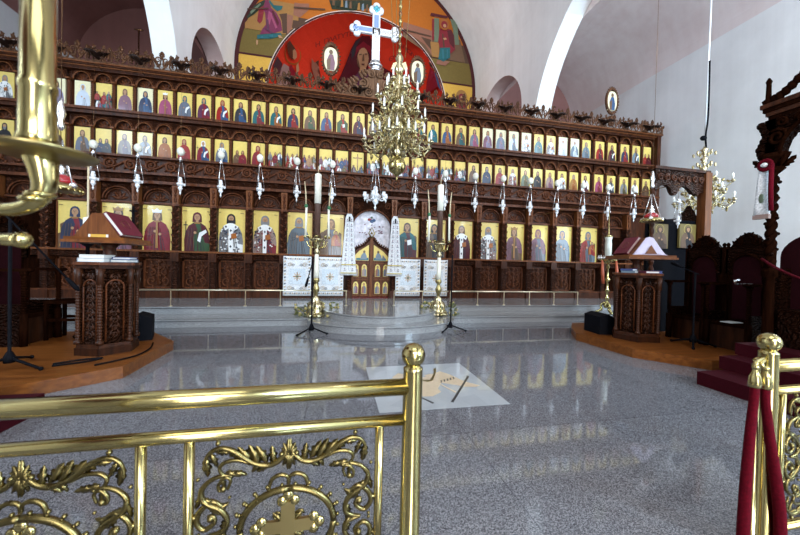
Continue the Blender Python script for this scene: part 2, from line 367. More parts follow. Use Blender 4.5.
# end wall of the sanctuary with the apse
IC, IR, IZ = 1.1, 4.1, 8.9
m0 = arch_wall(XL, XR, 15.13, 15.6, 0, 15.7, [(IC, IR, IZ)], lambda u, t, z: (u, t, z), ('plaster',)*3)
m1 = MB(); m1.merge(m0, far); wall_e = struct('wall_east', m1)
def conch_y(x, z, off=0.):
    dx = x-IC; dz = max(0., z-IZ); q = (IR-off)**2-dx*dx-dz*dz
    return 15.13+math.sqrt(max(0., q))
mb = MB(); nu, nv = 40, 16
for j in range(nv):
    for i in range(nu):
        q = []
        for a, b in ((i, j), (i+1, j), (i+1, j+1), (i, j+1)):
            th, ph = PI*a/nu, PI/2*b/nv; q.append(far((IC+IR*cos(th)*cos(ph), 15.13+IR*sin(th)*cos(ph), IZ+IR*sin(ph))))
        mb.add(q, [(0, 1, 2, 3)], 'p_muralred', True)
for i in range(nu):
    a, b = PI*i/nu, PI*(i+1)/nu; c = [(IC+IR*cos(t), 15.13+IR*sin(t)) for t in (a, b)]
    mb.add([far((*c[0], 0)), far((*c[1], 0)), far((*c[1], IZ)), far((*c[0], IZ))], [(0, 1, 2, 3)], 'p_muralred', True)
apse = struct('wall_apse', mb)
def bandx(z):
    xo = math.sqrt(max(0, 5.57**2-max(0, z-10)**2)); xi = math.sqrt(max(0, IR**2-(z-IZ)**2)) if z > IZ else IR
    return [(CX-xo, IC-xi), (IC+xi, CX+xo)]
mur = MB()
def band(z0, z1, mat, y=15.12, n=14):
    for k in range(n):
        a, b = z0+(z1-z0)*k/n, z0+(z1-z0)*(k+1)/n; A, B = bandx(a), bandx(b)
        for (p, q), (r, s) in zip(A, B): mur.face([(p, a), (q, a), (s, b), (r, b)], y, mat)
band(8.4, 10.42, 'p_muralyellow'); band(10.42, 11.5, 'p_muralolive'); band(11.5, 12.35, 'p_brown'); band(12.35, 15.5, 'p_muralorange', n=30)
def ring(cx, cz, r0, r1, a0, a1, y, mat, n=48):
    A, B = arc(cx, cz, r0, r0, a0, a1, n), arc(cx, cz, r1, r1, a0, a1, n)
    for i in range(n): mur.face([A[i], A[i+1], B[i+1], B[i]], y, mat)
ring(CX, 10, 5.40, 5.57, -.25, PI+.25, 15.105, 'p_line')
ring(IC, IZ, IR, IR+.07, 0, PI, 15.105, 'p_line'); ring(IC, IZ, IR+.07, IR+.10, 0, PI, 15.105, 'p_paleline')
for sx in (0, 1):
    A = bandx(10.42)[sx]; mur.face([(A[0], 10.38), (A[1], 10.38), (A[1], 10.46), (A[0], 10.46)], 15.108, 'p_line')
    A = bandx(11.5)[sx]
# painted walls and houses behind the figures
for q, c in (([(-3.9, 11.5), (-2.3, 11.5), (-1.75, 12.05), (-1.75, 12.9), (-3.0, 12.9), (-3.9, 12.3)], 'apricot'), ([(3.0, 12.3), (4.4, 11.6), (6.2, 11.5), (5.9, 12.6), (3.0, 12.95)], 'umber')):
    mur.face(q, 15.106, 'p_'+c)
MURAL = [('brown', [(-2.56, 12.34), (-2.24, 12.44), (-2.22, 11.56), (-2.4, 11.53), (-2.45, 12.06)]), ('rosebrown', [(-2.23, 12.4), (-1.97, 12.37), (-2.04, 11.78), (-2.2, 11.52), (-2.23, 11.86)]),
 ('rosebrown', [(-1.93, 12.96), (-1.7, 12.96), (-1.31, 13.03), (-1.3, 12.76), (-1.69, 12.34), (-1.97, 12.41)]), ('brown', [(-1.98, 12.18), (-1.34, 12.21), (-1.85, 11.81), (-2.02, 11.83)]),
 ('darkgreen', [(-0.44, 13.35), (1.5, 13.72), (1.51, 13.35), (0.6, 13.05), (-0.3, 12.97)]), ('apricot', [(-3.95, 11.72), (-3.85, 11.85), (-3.67, 11.84), (-3.63, 11.55), (-3.95, 11.47)]),
 ('darkgreen', [(-3.58, 12.54), (-3.19, 12.84), (-3.15, 12.84), (-3.2, 12.61), (-3.57, 12.16), (-3.85, 11.92), (-3.89, 11.99)]), ('crimson', [(-3.19, 12.61), (-3.4, 12.42), (-3.46, 11.88), (-3.35, 11.78), (-3.25, 11.92), (-3.2, 12.27)]),
 ('magenta', [(-3.15, 12.84), (-3.01, 12.87), (-2.9, 12.55), (-2.67, 12.36), (-2.49, 12.05), (-2.42, 11.64), (-2.77, 11.46), (-3.34, 11.33), (-3.24, 11.58), (-3.1, 11.79), (-3.14, 12.28), (-3.22, 12.41)]),
 ('pink', [(-3.0, 12.4), (-2.85, 12.3), (-2.95, 11.8), (-3.05, 11.9)]), ('teal', [(-3.45, 11.28), (-2.48, 11.53), (-2.44, 11.4), (-2.84, 11.22), (-3.45, 11.11)]), ('teal', [(-2.97, 12.88), (-2.79, 12.68), (-2.42, 12.71), (-2.46, 12.55), (-2.64, 12.44), (-2.82, 12.56), (-3.01, 12.79)]),
 ('skin', [(-3.48, 11.06), (-3.41, 11.05), (-3.41, 10.9), (-3.46, 10.82), (-3.49, 10.93)]), ('skin', [(-2.6, 11.4), (-2.5, 11.42), (-2.38, 11.3), (-2.55, 11.3)]),
 ('rosebrown', [(3.0, 12.96), (4.44, 12.78), (4.47, 11.59), (4.11, 12.06), (3.01, 12.59)]), ('brown', [(3.9, 12.41), (4.4, 12.34), (4.42, 11.87), (4.16, 12.11)]),
 ('sage', [(5.34, 13.52), (5.71, 13.44), (5.84, 12.33), (5.58, 12.29), (5.51, 13.01)]), ('crimson', [(4.43, 13.36), (4.53, 13.37), (4.55, 12.37), (4.45, 12.35)]), ('sage', [(4.53, 13.42), (4.78, 13.42), (4.81, 12.31), (4.56, 12.27)]),
 ('maroon', [(4.37, 13.63), (5.24, 13.62), (5.19, 13.51), (4.32, 13.48)]), ('apricot', [(4.36, 12.24), (4.81, 12.27), (4.83, 11.54), (4.47, 11.54)]), ('rosebrown', [(4.73, 11.43), (5.4, 11.44), (5.15, 11.2), (4.69, 11.23)]),
 ('crimson', [(4.82, 12.94), (5.05, 13.03), (5.41, 12.99), (5.57, 12.73), (5.64, 12.06), (5.39, 11.82), (4.93, 11.8), (4.76, 12.31)]), ('maroon', [(5.2, 12.9), (5.41, 12.99), (5.57, 12.73), (5.6, 12.1), (5.35, 12.3)]), ('teal', [(4.87, 12.03), (5.38, 12.12), (5.39, 11.63), (5.04, 11.38), (4.78, 11.49)]),
 ('crimson', [(5.77, 9.24), (5.87, 9.59), (6.08, 9.67), (6.29, 9.5), (6.35, 9.26)])]
MURAL += [('pink', [(-2.98, 12.3), (-2.9, 12.32), (-2.62, 11.72), (-2.7, 11.66)]), ('maroon', [(-2.86, 12.4), (-2.8, 12.42), (-2.56, 11.95), (-2.6, 11.8)]), ('plum', [(-3.2, 11.6), (-3.1, 11.62), (-2.75, 11.46), (-2.85, 11.44)]), ('plum', [(-3.08, 12.0), (-3.0, 12.0), (-2.95, 11.55), (-3.05, 11.52)]),
 ('sea', [(-3.3, 11.24), (-3.2, 11.26), (-3.2, 11.18), (-3.3, 11.16)]), ('sea', [(-2.95, 11.34), (-2.8, 11.38), (-2.8, 11.28), (-2.95, 11.25)]), ('sage', [(-3.75, 12.2), (-3.35, 12.65), (-3.3, 12.6), (-3.7, 12.1)]),
 ('brown', [(4.95, 12.7), (5.0, 12.72), (5.1, 12.1), (5.02, 12.05)]), ('skin', [(5.0, 12.5), (5.12, 12.55), (5.2, 12.48), (5.05, 12.42)]), ('sea', [(4.95, 11.95), (5.05, 11.97), (5.08, 11.5), (5.0, 11.48)]), ('sea', [(5.2, 12.0), (5.28, 12.02), (5.26, 11.6), (5.2, 11.56)]),
 ('brown', [(3.05, 12.62), (4.4, 12.52), (4.4, 12.46), (3.05, 12.55)]), ('brown', [(-3.9, 12.32), (-3.0, 12.5), (-3.0, 12.45), (-3.9, 12.26)]), ('brown', [(-1.95, 12.75), (-.6, 12.9), (-.6, 12.84), (-1.95, 12.68)])]
for k in range(9): MURAL.append((('umber', 'darkgreen', 'apricot', 'steel')[k % 4], [(-.3+.19*k, 13.1), (-.18+.19*k, 13.12), (-.2+.19*k, 13.45), (-.28+.19*k, 13.4)]))
y = 15.1
for c, q in MURAL: mur.face(q, y, 'p_'+c); y -= .0012
for c, x, z, r in (('orange', 5.04, 13.17, .26), ('crimson', 5.04, 13.15, .16), ('skin', 5.06, 13.10, .08), ('apricot', 6.02, 9.81, .29), ('crimson', 6.02, 9.78, .15), ('skin', 6.03, 9.76, .07)):
    mur.disc(x, z, r, r*1.1, y, 'p_'+c); y -= .0012
mm = MB(); mm.merge(mur, far); part('mural_painting', mm, wall_e)
import bmesh
def on_conch(polys, name, off0=.03):
    mb = MB(); off = off0
    for c, q in polys:
        bm = bmesh.new(); vsx = [bm.verts.new((x, 0, z)) for x, z in q]; bm.faces.new(vsx)
        bmesh.ops.triangulate(bm, faces=bm.faces[:])
        for it in range(3):
            e = [e for e in bm.edges if e.calc_length() > .3]
            if e: bmesh.ops.subdivide_edges(bm, edges=e, cuts=1, use_grid_fill=True)
            bmesh.ops.triangulate(bm, faces=bm.faces[:])
        bm.verts.index_update()
        mb.add([far((v.co.x, conch_y(v.co.x, v.co.z, off), v.co.z)) for v in bm.verts], [[v.index for v in f.verts] for f in bm.faces], 'p_'+c, True); bm.free(); off += .012
    return part(name, mb, apse)
ell = lambda x, z, rx, rz, n=14: [(x+rx*cos(2*PI*k/n), z+rz*sin(2*PI*k/n)) for k in range(n)]
on_conch([('orange', [(-1.74, 11.49), (-1.79, 11.37), (-1.89, 11.22), (-2.03, 11.07), (-2.18, 10.96), (-2.3, 10.89), (-2.37, 10.89), (-2.38, 10.95), (-2.33, 11.07), (-2.23, 11.22), (-2.1, 11.37), (-1.97, 11.5), (-1.84, 11.56), (-1.76, 11.56)]),
 ('muralred', [(-1.78, 11.47), (-1.82, 11.36), (-1.91, 11.22), (-2.04, 11.09), (-2.17, 10.99), (-2.28, 10.93), (-2.34, 10.93), (-2.35, 10.98), (-2.3, 11.09), (-2.22, 11.22), (-2.1, 11.36), (-1.98, 11.47), (-1.87, 11.54), (-1.79, 11.53)]),
 ('orange', [(4.83, 10.59), (4.85, 10.55), (4.85, 10.56), (4.81, 10.61), (4.75, 10.7), (4.68, 10.81), (4.61, 10.92), (4.57, 11.02), (4.55, 11.07), (4.57, 11.07), (4.61, 11.02), (4.66, 10.92), (4.73, 10.8), (4.78, 10.68)]),
 ('muralred', [(4.82, 10.62), (4.84, 10.58), (4.83, 10.59), (4.8, 10.64), (4.75, 10.72), (4.69, 10.81), (4.63, 10.91), (4.59, 11.0), (4.57, 11.04), (4.58, 11.05), (4.62, 11.0), (4.67, 10.91), (4.72, 10.81), (4.78, 10.7)]),
 ('blush', [(-2.79, 9.5), (-2.65, 10.21), (-2.45, 10.65), (-2.26, 10.78), (-2.17, 10.55), (-2.24, 10.06)]),
 ('crimson', [(-2.26, 10.78), (-2.18, 10.9), (-1.99, 10.8), (-2.15, 10.2), (-2.32, 10.08)]),
 ('dark', [(-2.71, 9.89), (-2.77, 10.08), (-2.61, 10.5), (-2.49, 10.56)]),
 ('brown', [(-1.92, 11.32), (-1.94, 11.25), (-2.0, 11.16), (-2.07, 11.08), (-2.14, 11.03), (-2.2, 11.0), (-2.23, 11.01), (-2.24, 11.06), (-2.21, 11.13), (-2.16, 11.21), (-2.1, 11.29), (-2.02, 11.35), (-1.96, 11.38), (-1.93, 11.37)]),
 ('skin', [(-1.91, 11.3), (-1.92, 11.24), (-1.96, 11.19), (-2.0, 11.13), (-2.04, 11.1), (-2.08, 11.09), (-2.1, 11.11), (-2.1, 11.15), (-2.09, 11.2), (-2.06, 11.25), (-2.01, 11.3), (-1.97, 11.34), (-1.93, 11.35), (-1.91, 11.33)]),
 ('skin', [(-1.97, 11.0), (-1.88, 11.15), (-1.85, 10.96), (-2.0, 10.74)]),
 ('rosebrown', [(-1.28, 11.62), (-1.14, 11.57), (-0.99, 11.7), (-1.0, 11.38), (-0.81, 11.1), (-1.11, 10.98), (-1.29, 11.32)]),
 ('brown', [(-1.09, 11.6), (-0.94, 11.72), (-0.95, 11.53)]),
 ('navy', [(4.6, 10.93), (4.82, 10.56), (5.02, 9.94), (4.82, 10.19)]),
 ('crimson', [(4.41, 11.05), (4.64, 10.8), (4.82, 10.19), (4.53, 10.41)]),
 ('darkgreen', [(4.54, 11.06), (4.55, 11.02), (4.54, 11.01), (4.5, 11.02), (4.46, 11.06), (4.4, 11.12), (4.36, 11.19), (4.33, 11.25), (4.32, 11.29), (4.34, 11.3), (4.37, 11.29), (4.42, 11.25), (4.46, 11.19), (4.51, 11.12)]),
 ('skin', [(4.47, 11.11), (4.48, 11.08), (4.47, 11.07), (4.45, 11.07), (4.43, 11.1), (4.4, 11.13), (4.37, 11.17), (4.35, 11.21), (4.35, 11.24), (4.35, 11.25), (4.37, 11.24), (4.4, 11.22), (4.43, 11.19), (4.45, 11.15)]),
 ('maroon', [(0.68, 12.08), (0.65, 12.39), (0.86, 12.58), (1.16, 12.67), (1.51, 12.66), (1.79, 12.54), (2.0, 12.31), (2.1, 12.08), (2.82, 11.75), (3.24, 11.4), (3.37, 10.88), (-0.16, 10.75), (-0.01, 11.25), (0.36, 11.59), (0.73, 11.83)]),
 ('dark', [(0.7, 12.14), (0.71, 12.37), (0.87, 12.55), (1.16, 12.64), (0.93, 12.49), (0.85, 12.28)]),
 ('crimson', [(0.88, 12.22), (0.91, 12.44), (1.23, 12.57), (1.61, 12.48), (1.73, 12.27), (1.52, 12.38), (1.25, 12.44), (1.0, 12.35)]),
 ('plum', [(0.91, 11.63), (1.12, 11.8), (1.61, 11.83), (1.91, 11.61), (2.3, 11.0), (0.5, 10.89)]),
 ('skin', [(1.59, 12.2), (1.58, 12.07), (1.51, 11.96), (1.39, 11.9), (1.26, 11.89), (1.13, 11.94), (1.03, 12.04), (0.99, 12.16), (1.01, 12.28), (1.08, 12.38), (1.19, 12.43), (1.32, 12.44), (1.44, 12.4), (1.54, 12.31)]),
 ('umber', [(0.99, 12.24), (1.04, 12.0), (1.22, 11.86), (1.09, 12.09)]),
 ('umber', [(1.07, 12.28), (1.22, 12.29), (1.22, 12.27), (1.08, 12.25)]),
 ('umber', [(1.36, 12.3), (1.5, 12.3), (1.51, 12.27), (1.36, 12.27)]),
 ('umber', [(1.27, 12.27), (1.32, 12.27), (1.38, 12.11), (1.26, 12.1)]),
 ('maroon', [(1.22, 12.02), (1.41, 12.03), (1.38, 11.99), (1.26, 11.99)]),
 ('skin', [(1.18, 11.94), (1.45, 11.96), (1.56, 11.77), (1.15, 11.75)])], 'apse_painting')
def text_pts(s, size):
    cu = bpy.data.curves.new('t', 'FONT'); cu.body = s; cu.size = size; cu.resolution_u = 2; cu.offset = .004
    o = bpy.data.objects.new('t', cu); C.objects.link(o); bpy.context.view_layer.update()
    me = bpy.data.meshes.new_from_object(o.evaluated_get(bpy.context.evaluated_depsgraph_get()))
    v = [tuple(q.co) for q in me.vertices]; f = [list(p.vertices) for p in me.polygons]
    bpy.data.objects.remove(o); bpy.data.meshes.remove(me); return v, f
tx = MB()
def conch_text(s, size, x0, zf, adv):
    x = x0
    for ch in s:
        if ch != ' ':
            v, f = text_pts(ch, size); q = []
            for a, b, _ in v:
                dx = x+a-IC; rho = math.sqrt((IR-.3)**2-dx*dx); ph = math.asin(max(-1, min(1, (zf(x+a)-IZ)/math.sqrt(IR**2-dx*dx))))+b/rho
                q.append(far((x+a, 15.13+rho*cos(ph), IZ+rho*sin(ph))))
            tx.add(q, f, 'p_inscr')
        x += adv
zl = lambda x: 12.93-(.125 if x < 1.4 else .17)*(x-1.4)**2
conch_text('Η ΠΛΑΤΥΤΕΡΑ', .34, -1.08, zl, .20); conch_text('ΤΩΝ ΟΥΡΑΝΩΝ', .34, 1.45, zl, .205)
conch_text('ΜΡ', .36, -.42, lambda x: 12.36, .21); conch_text('ΘΥ', .36, 2.58, lambda x: 12.3, .21)
part('inscription', tx, apse)
# raised sanctuary floor, its steps and the rounded ambo
def nosed(poly, z0, z1, mb):
    mb.slab(poly, z0, z1-.045, 'step_granite'); c_ = (sum(p[0] for p in poly)/len(poly), max(p[1] for p in poly))
    mb.slab([(c_[0]+(x-c_[0])*.995, c_[1]+(y-c_[1])*.995) for x, y in poly], z1-.045, z1-.028, 'p_dark')  # dark strip, shade under the nosing put in as colour
    cx, cy = sum(p[0] for p in poly)/len(poly), sum(p[1] for p in poly)/len(poly)
    mb.slab([(x, y-(.03 if y < 8.9 else 0)) for x, y in poly], z1-.028, z1, 'step_granite')
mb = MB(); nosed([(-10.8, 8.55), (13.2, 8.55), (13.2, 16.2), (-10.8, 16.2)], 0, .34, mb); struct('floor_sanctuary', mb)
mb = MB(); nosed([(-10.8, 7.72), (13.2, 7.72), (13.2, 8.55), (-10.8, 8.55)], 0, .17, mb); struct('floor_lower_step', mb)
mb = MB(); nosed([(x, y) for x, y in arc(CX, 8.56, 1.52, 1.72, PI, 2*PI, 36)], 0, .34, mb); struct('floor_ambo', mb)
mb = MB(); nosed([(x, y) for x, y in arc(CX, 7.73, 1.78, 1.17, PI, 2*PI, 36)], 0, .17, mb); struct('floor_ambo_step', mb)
# ------------------------------------------------------------------ the carved icon screen
def spiral(cx, cz, r, a0, turns, y, n=22, k=.75): return [(cx+r*(1-k*i/n)*cos(a0+turns*2*PI*i/n), y, cz+r*(1-k*i/n)*sin(a0+turns*2*PI*i/n)) for i in range(n+1)]
def leafp(mb, x, y, z, ang, L, W, mat, th=.02):
    c, s = cos(ang), sin(ang); sh = [(0, .06), (.16, .34), (.26, .44), (.34, .30), (.50, .50), (.58, .46), (.62, .28), (.80, .30), (1, 0)]
    sp = [(0, 0), (.25, 0), (.45, .0), (.65, 0), (1, 0)]; n = len(sh)
    P = lambda u, v: (x+c*u*L-s*v*W, z+s*u*L+c*v*W)
    vs_ = []
    for u, v in sh: a, b = P(u, v); vs_.append((a, y, b))
    for u, v in sh: a, b = P(u, -v); vs_.append((a, y, b))
    for d in (-1, 1):
        for u, v in sp: a, b = P(u, v); vs_.append((a, y+d*th*(.5+.5*sin(PI*min(1, u+.15))), b))
    near_ = [0, 1, 1, 2, 2, 2, 3, 3, 4]; fs = []
    for d, o in ((-1, 2*n), (1, 2*n+5)):
        for h in (0, n):
            for i in range(n-1):
                p, q = o+near_[i], o+near_[i+1]; f = [h+i, h+i+1, q] if p == q else [h+i, h+i+1, q, p]
                fs.append(f if (d > 0) == (h == 0) else f[::-1])
    mb.add(vs_, fs, mat, True)
def vine_unit(w, h, mat='vine', r=.02):
    mb = MB()
    mb.tube([(x, -.02, .26*h*sin(2*PI*x/w)) for x in [(-.5+i/24)*w for i in range(25)]], r, 6, mat, False)
    for s in (-1, 1):
        cx, cz = s*w*.25, -s*h*.02
        mb.tube(spiral(cx, cz, h*.36, PI/2*s, 1.6*s, -.025), [r, r*.7], 6, mat); mb.ball((cx, -.035, cz), h*.09, mat, 8, 5)
        for a in range(7): leafp(mb, cx+h*.30*cos(a*.9), -.015, cz+h*.30*sin(a*.9), a*.9+.6*s, h*.24, h*.16, mat)
        leafp(mb, s*w*.45, -.015, s*h*.25, PI/2*s+.5, h*.3, h*.2, mat)
        leafp(mb, s*w*.45, -.015, -s*h*.30, -PI/2*s-.5, h*.3, h*.2, mat)
    return mb
def panel_unit(w, h, mat='vine'):
    mb = MB()
    for a, b, c, d in ((-w/2, w/2, 0, .045), (-w/2, w/2, h-.045, h), (-w/2, -w/2+.045, 0, h), (w/2-.045, w/2, 0, h)): mb.box(a, b, -.04, .02, c, d, mat)
    mb.tube([(0, -.02, .1), (0, -.03, h*.5), (0, -.02, h-.12)], [.025, .012], 6, mat)
    for s in (-1, 1):
        for z, r, a in ((.26, .13, -PI/2), (.55, .11, PI/2), (.75, .08, -PI/2)):
            mb.tube(spiral(s*w*.22, z*h, r, a if s > 0 else PI-a, .5*1.9*s, -.025, 18), [.02, .012], 6, mat); mb.ball((s*w*.22, -.03, z*h), .03, mat, 6, 4)
            for k in range(4): leafp(mb, s*w*.22+r*cos(k*1.6), -.02, z*h+r*sin(k*1.6), k*1.6+.4, .1, .07, mat)
    for z in (.15, .4, .65, .86): leafp(mb, 0, -.02, z*h, PI/2, .13, .12, mat); leafp(mb, 0, -.02, z*h, PI/2+.9, .1, .06, mat); leafp(mb, 0, -.02, z*h, PI/2-.9, .1, .06, mat)
    return mb
screen = thing('iconostasis', 'tall carved dark walnut icon screen spanning the sanctuary, three tiers under an openwork crest', 'icon screen', (CX, 10.75, .34))
L0, L1 = -9.95, 12.50
def X(o): return CX+o
mb = MB()
for a, b, z0, z1 in ((L0, X(-.66), .34, 7), (X(.66), L1, .34, 7), (X(-.66), X(.66), 3.2, 7)): mb.box(a, b, 10.66, 10.9, z0, min(z1, 6.72), 'wood')
part('back_panel', mb, screen)
mb = MB()
for a, b in ((L0, X(-.72)), (X(.72), L1)): mb.box(a, b, 10.42, 10.66, .34, .56, 'wood'); mb.box(a, b, 10.40, 10.66, .56, .6, 'vine')
part('plinth', mb, screen)
mb = MB()
for a, b in ((L0, X(-.72)), (X(.72), L1)): mb.box(a, b, 10.36, 10.66, 1.66, 1.71, 'tan_wood'); mb.box(a, b, 10.44, 10.66, 1.5, 1.66, 'carved')
part('sill', mb, screen)
mb = MB()
mb.box(L0, L1, 10.40, 10.66, 3.60, 3.68, 'vine'); mb.box(L0, L1, 10.44, 10.66, 3.68, 3.84, 'carved'); mb.box(L0, L1, 10.34, 10.66, 3.84, 3.90, 'vine')
mb.box(L0, L1, 10.46, 10.66, 3.90, 4.32, 'wood'); mb.box(L0, L1, 10.32, 10.66, 4.29, 4.35, 'vine'); part('entablature', mb, screen)
mb = MB(); mb.box(L0, L1, 10.46, 10.66, 5.44, 5.535, 'wood'); mb.box(L0, L1, 10.40, 10.66, 5.53, 5.60, 'vine'); part('ledge', mb, screen)
mb = MB(); mb.box(L0, L1, 10.46, 10.66, 6.62, 6.66, 'wood')
for k in range(4): mb.box(L0, L1+.02*k, 10.44-.045*k, 10.7, 6.655+.028*k, 6.655+.028*(k+1)+.002, 'tan_wood' if k in (1, 3) else 'wood')
part('cornice', mb, screen)
PO = [.72, 1.745, 2.73, 3.73, 4.715, 5.71, 6.72, 7.745, 8.86, 9.96]
def P_(o): return (o-0, 0, 0)
pm = MB(); pm.box(-.085, .085, -.19, .05, 0, 2.68, 'carved'); pm.box(-.11, .11, -.22, .05, 0, .24, 'wood'); pm.box(-.11, .11, -.22, .05, 1.06, 1.38, 'wood')
for z in range(12): leafp(pm, -.03 if z % 2 else .03, -.195, 1.45+z*.105, PI/2+(.7 if z % 2 else -.7), .12, .07, 'vine', .025)
pm.box(-.10, .10, -.21, .05, 2.66, 2.71, 'vine'); pm.prism([(-.075, 2.71), (.075, 2.71), (.095, 3.24), (-.095, 3.24)], -.20, .05, 'tan_wood')
pm.ball((0, -.20, 2.98), .045, 'vine'); leafp(pm, 0, -.205, 2.74, PI/2, .22, .10, 'vine'); leafp(pm, 0, -.205, 3.2, -PI/2, .2, .10, 'vine')
pm = pm.mesh('pillar')
for o in PO:
    for s in (-1, 1):
        if X(s*o) > L0: put('pillar', pm, screen, (s*o, -.15, 0))
panel = panel_unit(.74, .86).mesh('lower_panel'); vine = vine_unit(1.0, .42, r=.028).mesh('vine_frieze')
am = MB(); am.prism([(-.42, .52), (-.42, 0), (-.37, 0)]+[(x, z) for x, z in arc(0, .04, .37, .36, PI, 0, 16)]+[(.37, 0), (.42, 0), (.42, .52)], -.05, .06, 'carved')
am.tube([(x, -.07, z) for x, z in arc(0, .04, .37, .36, PI, 0, 18)], .022, 6, 'vine'); am.tube([(x, -.05, z) for x, z in arc(0, .04, .31, .30, PI, 0, 18)], .012, 5, 'vine')
for k in range(5): leafp(am, 0, .03, .06, PI*(k+.5)/5, .24, .1, 'vine')
for s in (-1, 1): am.tube(spiral(s*.34, .43, .055, 0, 1.5*s, -.06, 14), .012, 5, 'vine')
am.box(-.42, .42, -.09, .05, -.05, .0, 'vine'); am = am.mesh('icon_arch')
bays = [.5*(a+b) for a, b in zip(PO, PO[1:])]
for i, o in enumerate(bays):
    for s in (-1, 1):
        if X(s*o)-.4 < L0: continue
        if i < 8: put('lower_panel', panel, screen, (s*o, -.12, .26))
        put('icon_arch', am, screen, (s*o, -.13, 2.75))
for k in range(-11, 12):
    if L0+.45 < X(k*1.016) < L1-.3: put('vine_frieze', vine, screen, (k*1.016, -.30, 3.77))
# the two small-icon tiers: colonnettes and little arches
SO = [k*.508 for k in range(-16, 17)]
SO = [-10.41, -9.89, -9.29, -8.74]+SO+[8.74, 9.29, 9.89, 10.41, 10.94]
co = MB(); co.box(-.055, .055, -.06, .06, 0, .05, 'vine'); co.lathe([(.045, .05)]+twist_beads(.036, .06, .64, .05, 1.25)+[(.04, .66), (.036, .74)], 'vine', n=8); co.box(-.05, .05, -.07, .06, .745, .785, 'tan_wood'); co = co.mesh('colonnette')
sa = MB(); sa.prism([(-.254, .32), (-.254, 0), (-.20, 0)]+arc(0, .01, .20, .23, PI, 0, 12)+[(.20, 0), (.254, 0), (.254, .32)], -.03, .06, 'carved')
sa.tube([(x, -.05, z) for x, z in arc(0, .01, .20, .23, PI, 0, 14)], .014, 5, 'tan_wood'); sa.tube([(x, -.035, z) for x, z in arc(0, .01, .235, .28, PI, 0, 14)], .01, 5, 'vine')
for k in range(5): leafp(sa, 0, .03, .02, PI*(k+.5)/5, .18, .08, 'vine')
sa = sa.mesh('small_arch')
edges = sorted(set([round((a+b)/2, 3) for a, b in zip(SO, SO[1:])]+[SO[-1]+.26, SO[0]-.26]))
for z in (4.35, 5.60):
    for e in edges:
        put('colonnette', co, screen, (e, -.18, z-.34))
    for o in SO: put('small_arch', sa, screen, (o, -.14, z+.76-.34))
# crest of openwork scrolls with perched birds
cm = MB()
cm.box(-.508, .508, -.03, .03, 0, .04, 'crest_wood')
for s in (-1, 1):
    cm.tube(spl([(s*.50, 0, .03), (s*.40, 0, .22), (s*.22, 0, .26), (s*.08, 0, .12), (s*.02, 0, .30)]), [.028, .018], 6, 'crest_wood')
    cm.tube(spiral(s*.30, .13, .12, PI/2, 1.5*s, 0, 18), [.022, .014], 6, 'crest_wood'); cm.tube(spiral(s*.10, .28, .08, 0, -1.3*s, 0, 14), [.018, .012], 6, 'crest_wood')
    for x, z, a in ((.44, .2, 1.1), (.3, .27, 1.8), (.18, .26, .8), (.38, .06, .4), (.12, .1, 2.4), (.48, .1, 1.5), (.05, .36, 1.9)): leafp(cm, s*x, 0, z, a if s > 0 else PI-a, .15, .1, 'crest_wood', .03)
cm.ball((0, 0, .34), .045, 'crest_wood', 8, 5)
for s in (-1, 1):
    cm.tube(spiral(s*.40, .26, .09, PI, 1.3*s, 0, 14), [.018, .012], 6, 'crest_wood'); cm.tube(spl([(s*.02, 0, .04), (s*.16, 0, .2), (s*.33, 0, .34), (s*.46, 0, .30)]), [.022, .012], 6, 'crest_wood')
    for x, z, a in ((.1, .16, 1.), (.22, .3, 1.4), (.34, .34, .6), (.42, .34, 2.0), (.28, .1, 1.6), (.5, .22, 1.2)): leafp(cm, s*x, -.02, z, a if s > 0 else PI-a, .13, .09, 'crest_wood', .03)
cm_t = MB(); cm_t.merge(cm, lambda p: (p[0], p[1], p[2]*1.12)); cm = cm_t.mesh('crest')
bm_ = MB()
bm_.tube(spl([(0, .06, .06), (0, -.12, .10), (0, -.30, .10), (0, -.42, .05)]), [.04, .07, .055, .04], 8, 'bird_wood'); bm_.ball((0, -.45, .03), .055, 'bird_wood', 8, 5, (.8, 1.2, .8)); bm_.cyl((0, -.48, .02), (0, -.58, -.05), .025, 'bird_wood', 6, .006)
for s in (-1, 1):
    for k in range(4): bm_.obox((s*(.09+.04*k), -.14+.05*k, .13+.03*k), (.05*s, -.02, .03), (0, .08-.012*k, .02), (0, 0, .012), 'bird_wood')
    leafp(bm_, s*.05, .02, .1, PI/2-s*.5, .2, .1, 'bird_wood', .03)
bm_ = bm_.mesh('crest_bird')
for k in range(-10, 11):
    x = k*1.016
    if X(x)-.5 < L0 or X(x)+.5 > L1+.1: continue
    if k: put('crest', cm, screen, (x, -.36, 6.445))
    if k not in (0,) and X(x+.508) < L1: put('crest_bird', bm_, screen, (x+.508, -.36, 6.50))
put('crest', cm, screen, (10.9, -.36, 6.445))
# carved mound that carries the cross
mb = MB(); mb.prism([(-1.0, 6.92), (1.0, 6.92), (.82, 7.12), (.5, 7.2), (.34, 7.42), (.2, 7.5), (.2, 7.74), (-.2, 7.74), (-.2, 7.5), (-.34, 7.42), (-.5, 7.2), (-.82, 7.12)], -.08, .08, 'mount_wood')
for s in (-1, 1):
    for x, z, r, t in ((.62, 7.08, .17, 1.6), (.34, 7.3, .15, 1.6), (.13, 7.58, .1, 1.4), (.2, 7.08, .13, 1.5)): mb.tube(spiral(s*x, z, r, PI/2, t*s, -.11, 18), [.035, .018], 6, 'mount_wood')
    for k in range(9): leafp(mb, s*(.95-.1*k), -.1, 6.98+.075*k, (2.2 if s < 0 else PI-2.2)+.2*(k % 3), .22, .13, 'mount_wood', .04)
mm = MB(); mm.merge(mb, lambda p: (p[0]*1.15+CX, p[1]+10.48, 6.78+(p[2]-6.92)*1.16)); part('cross_mount', mm, screen)
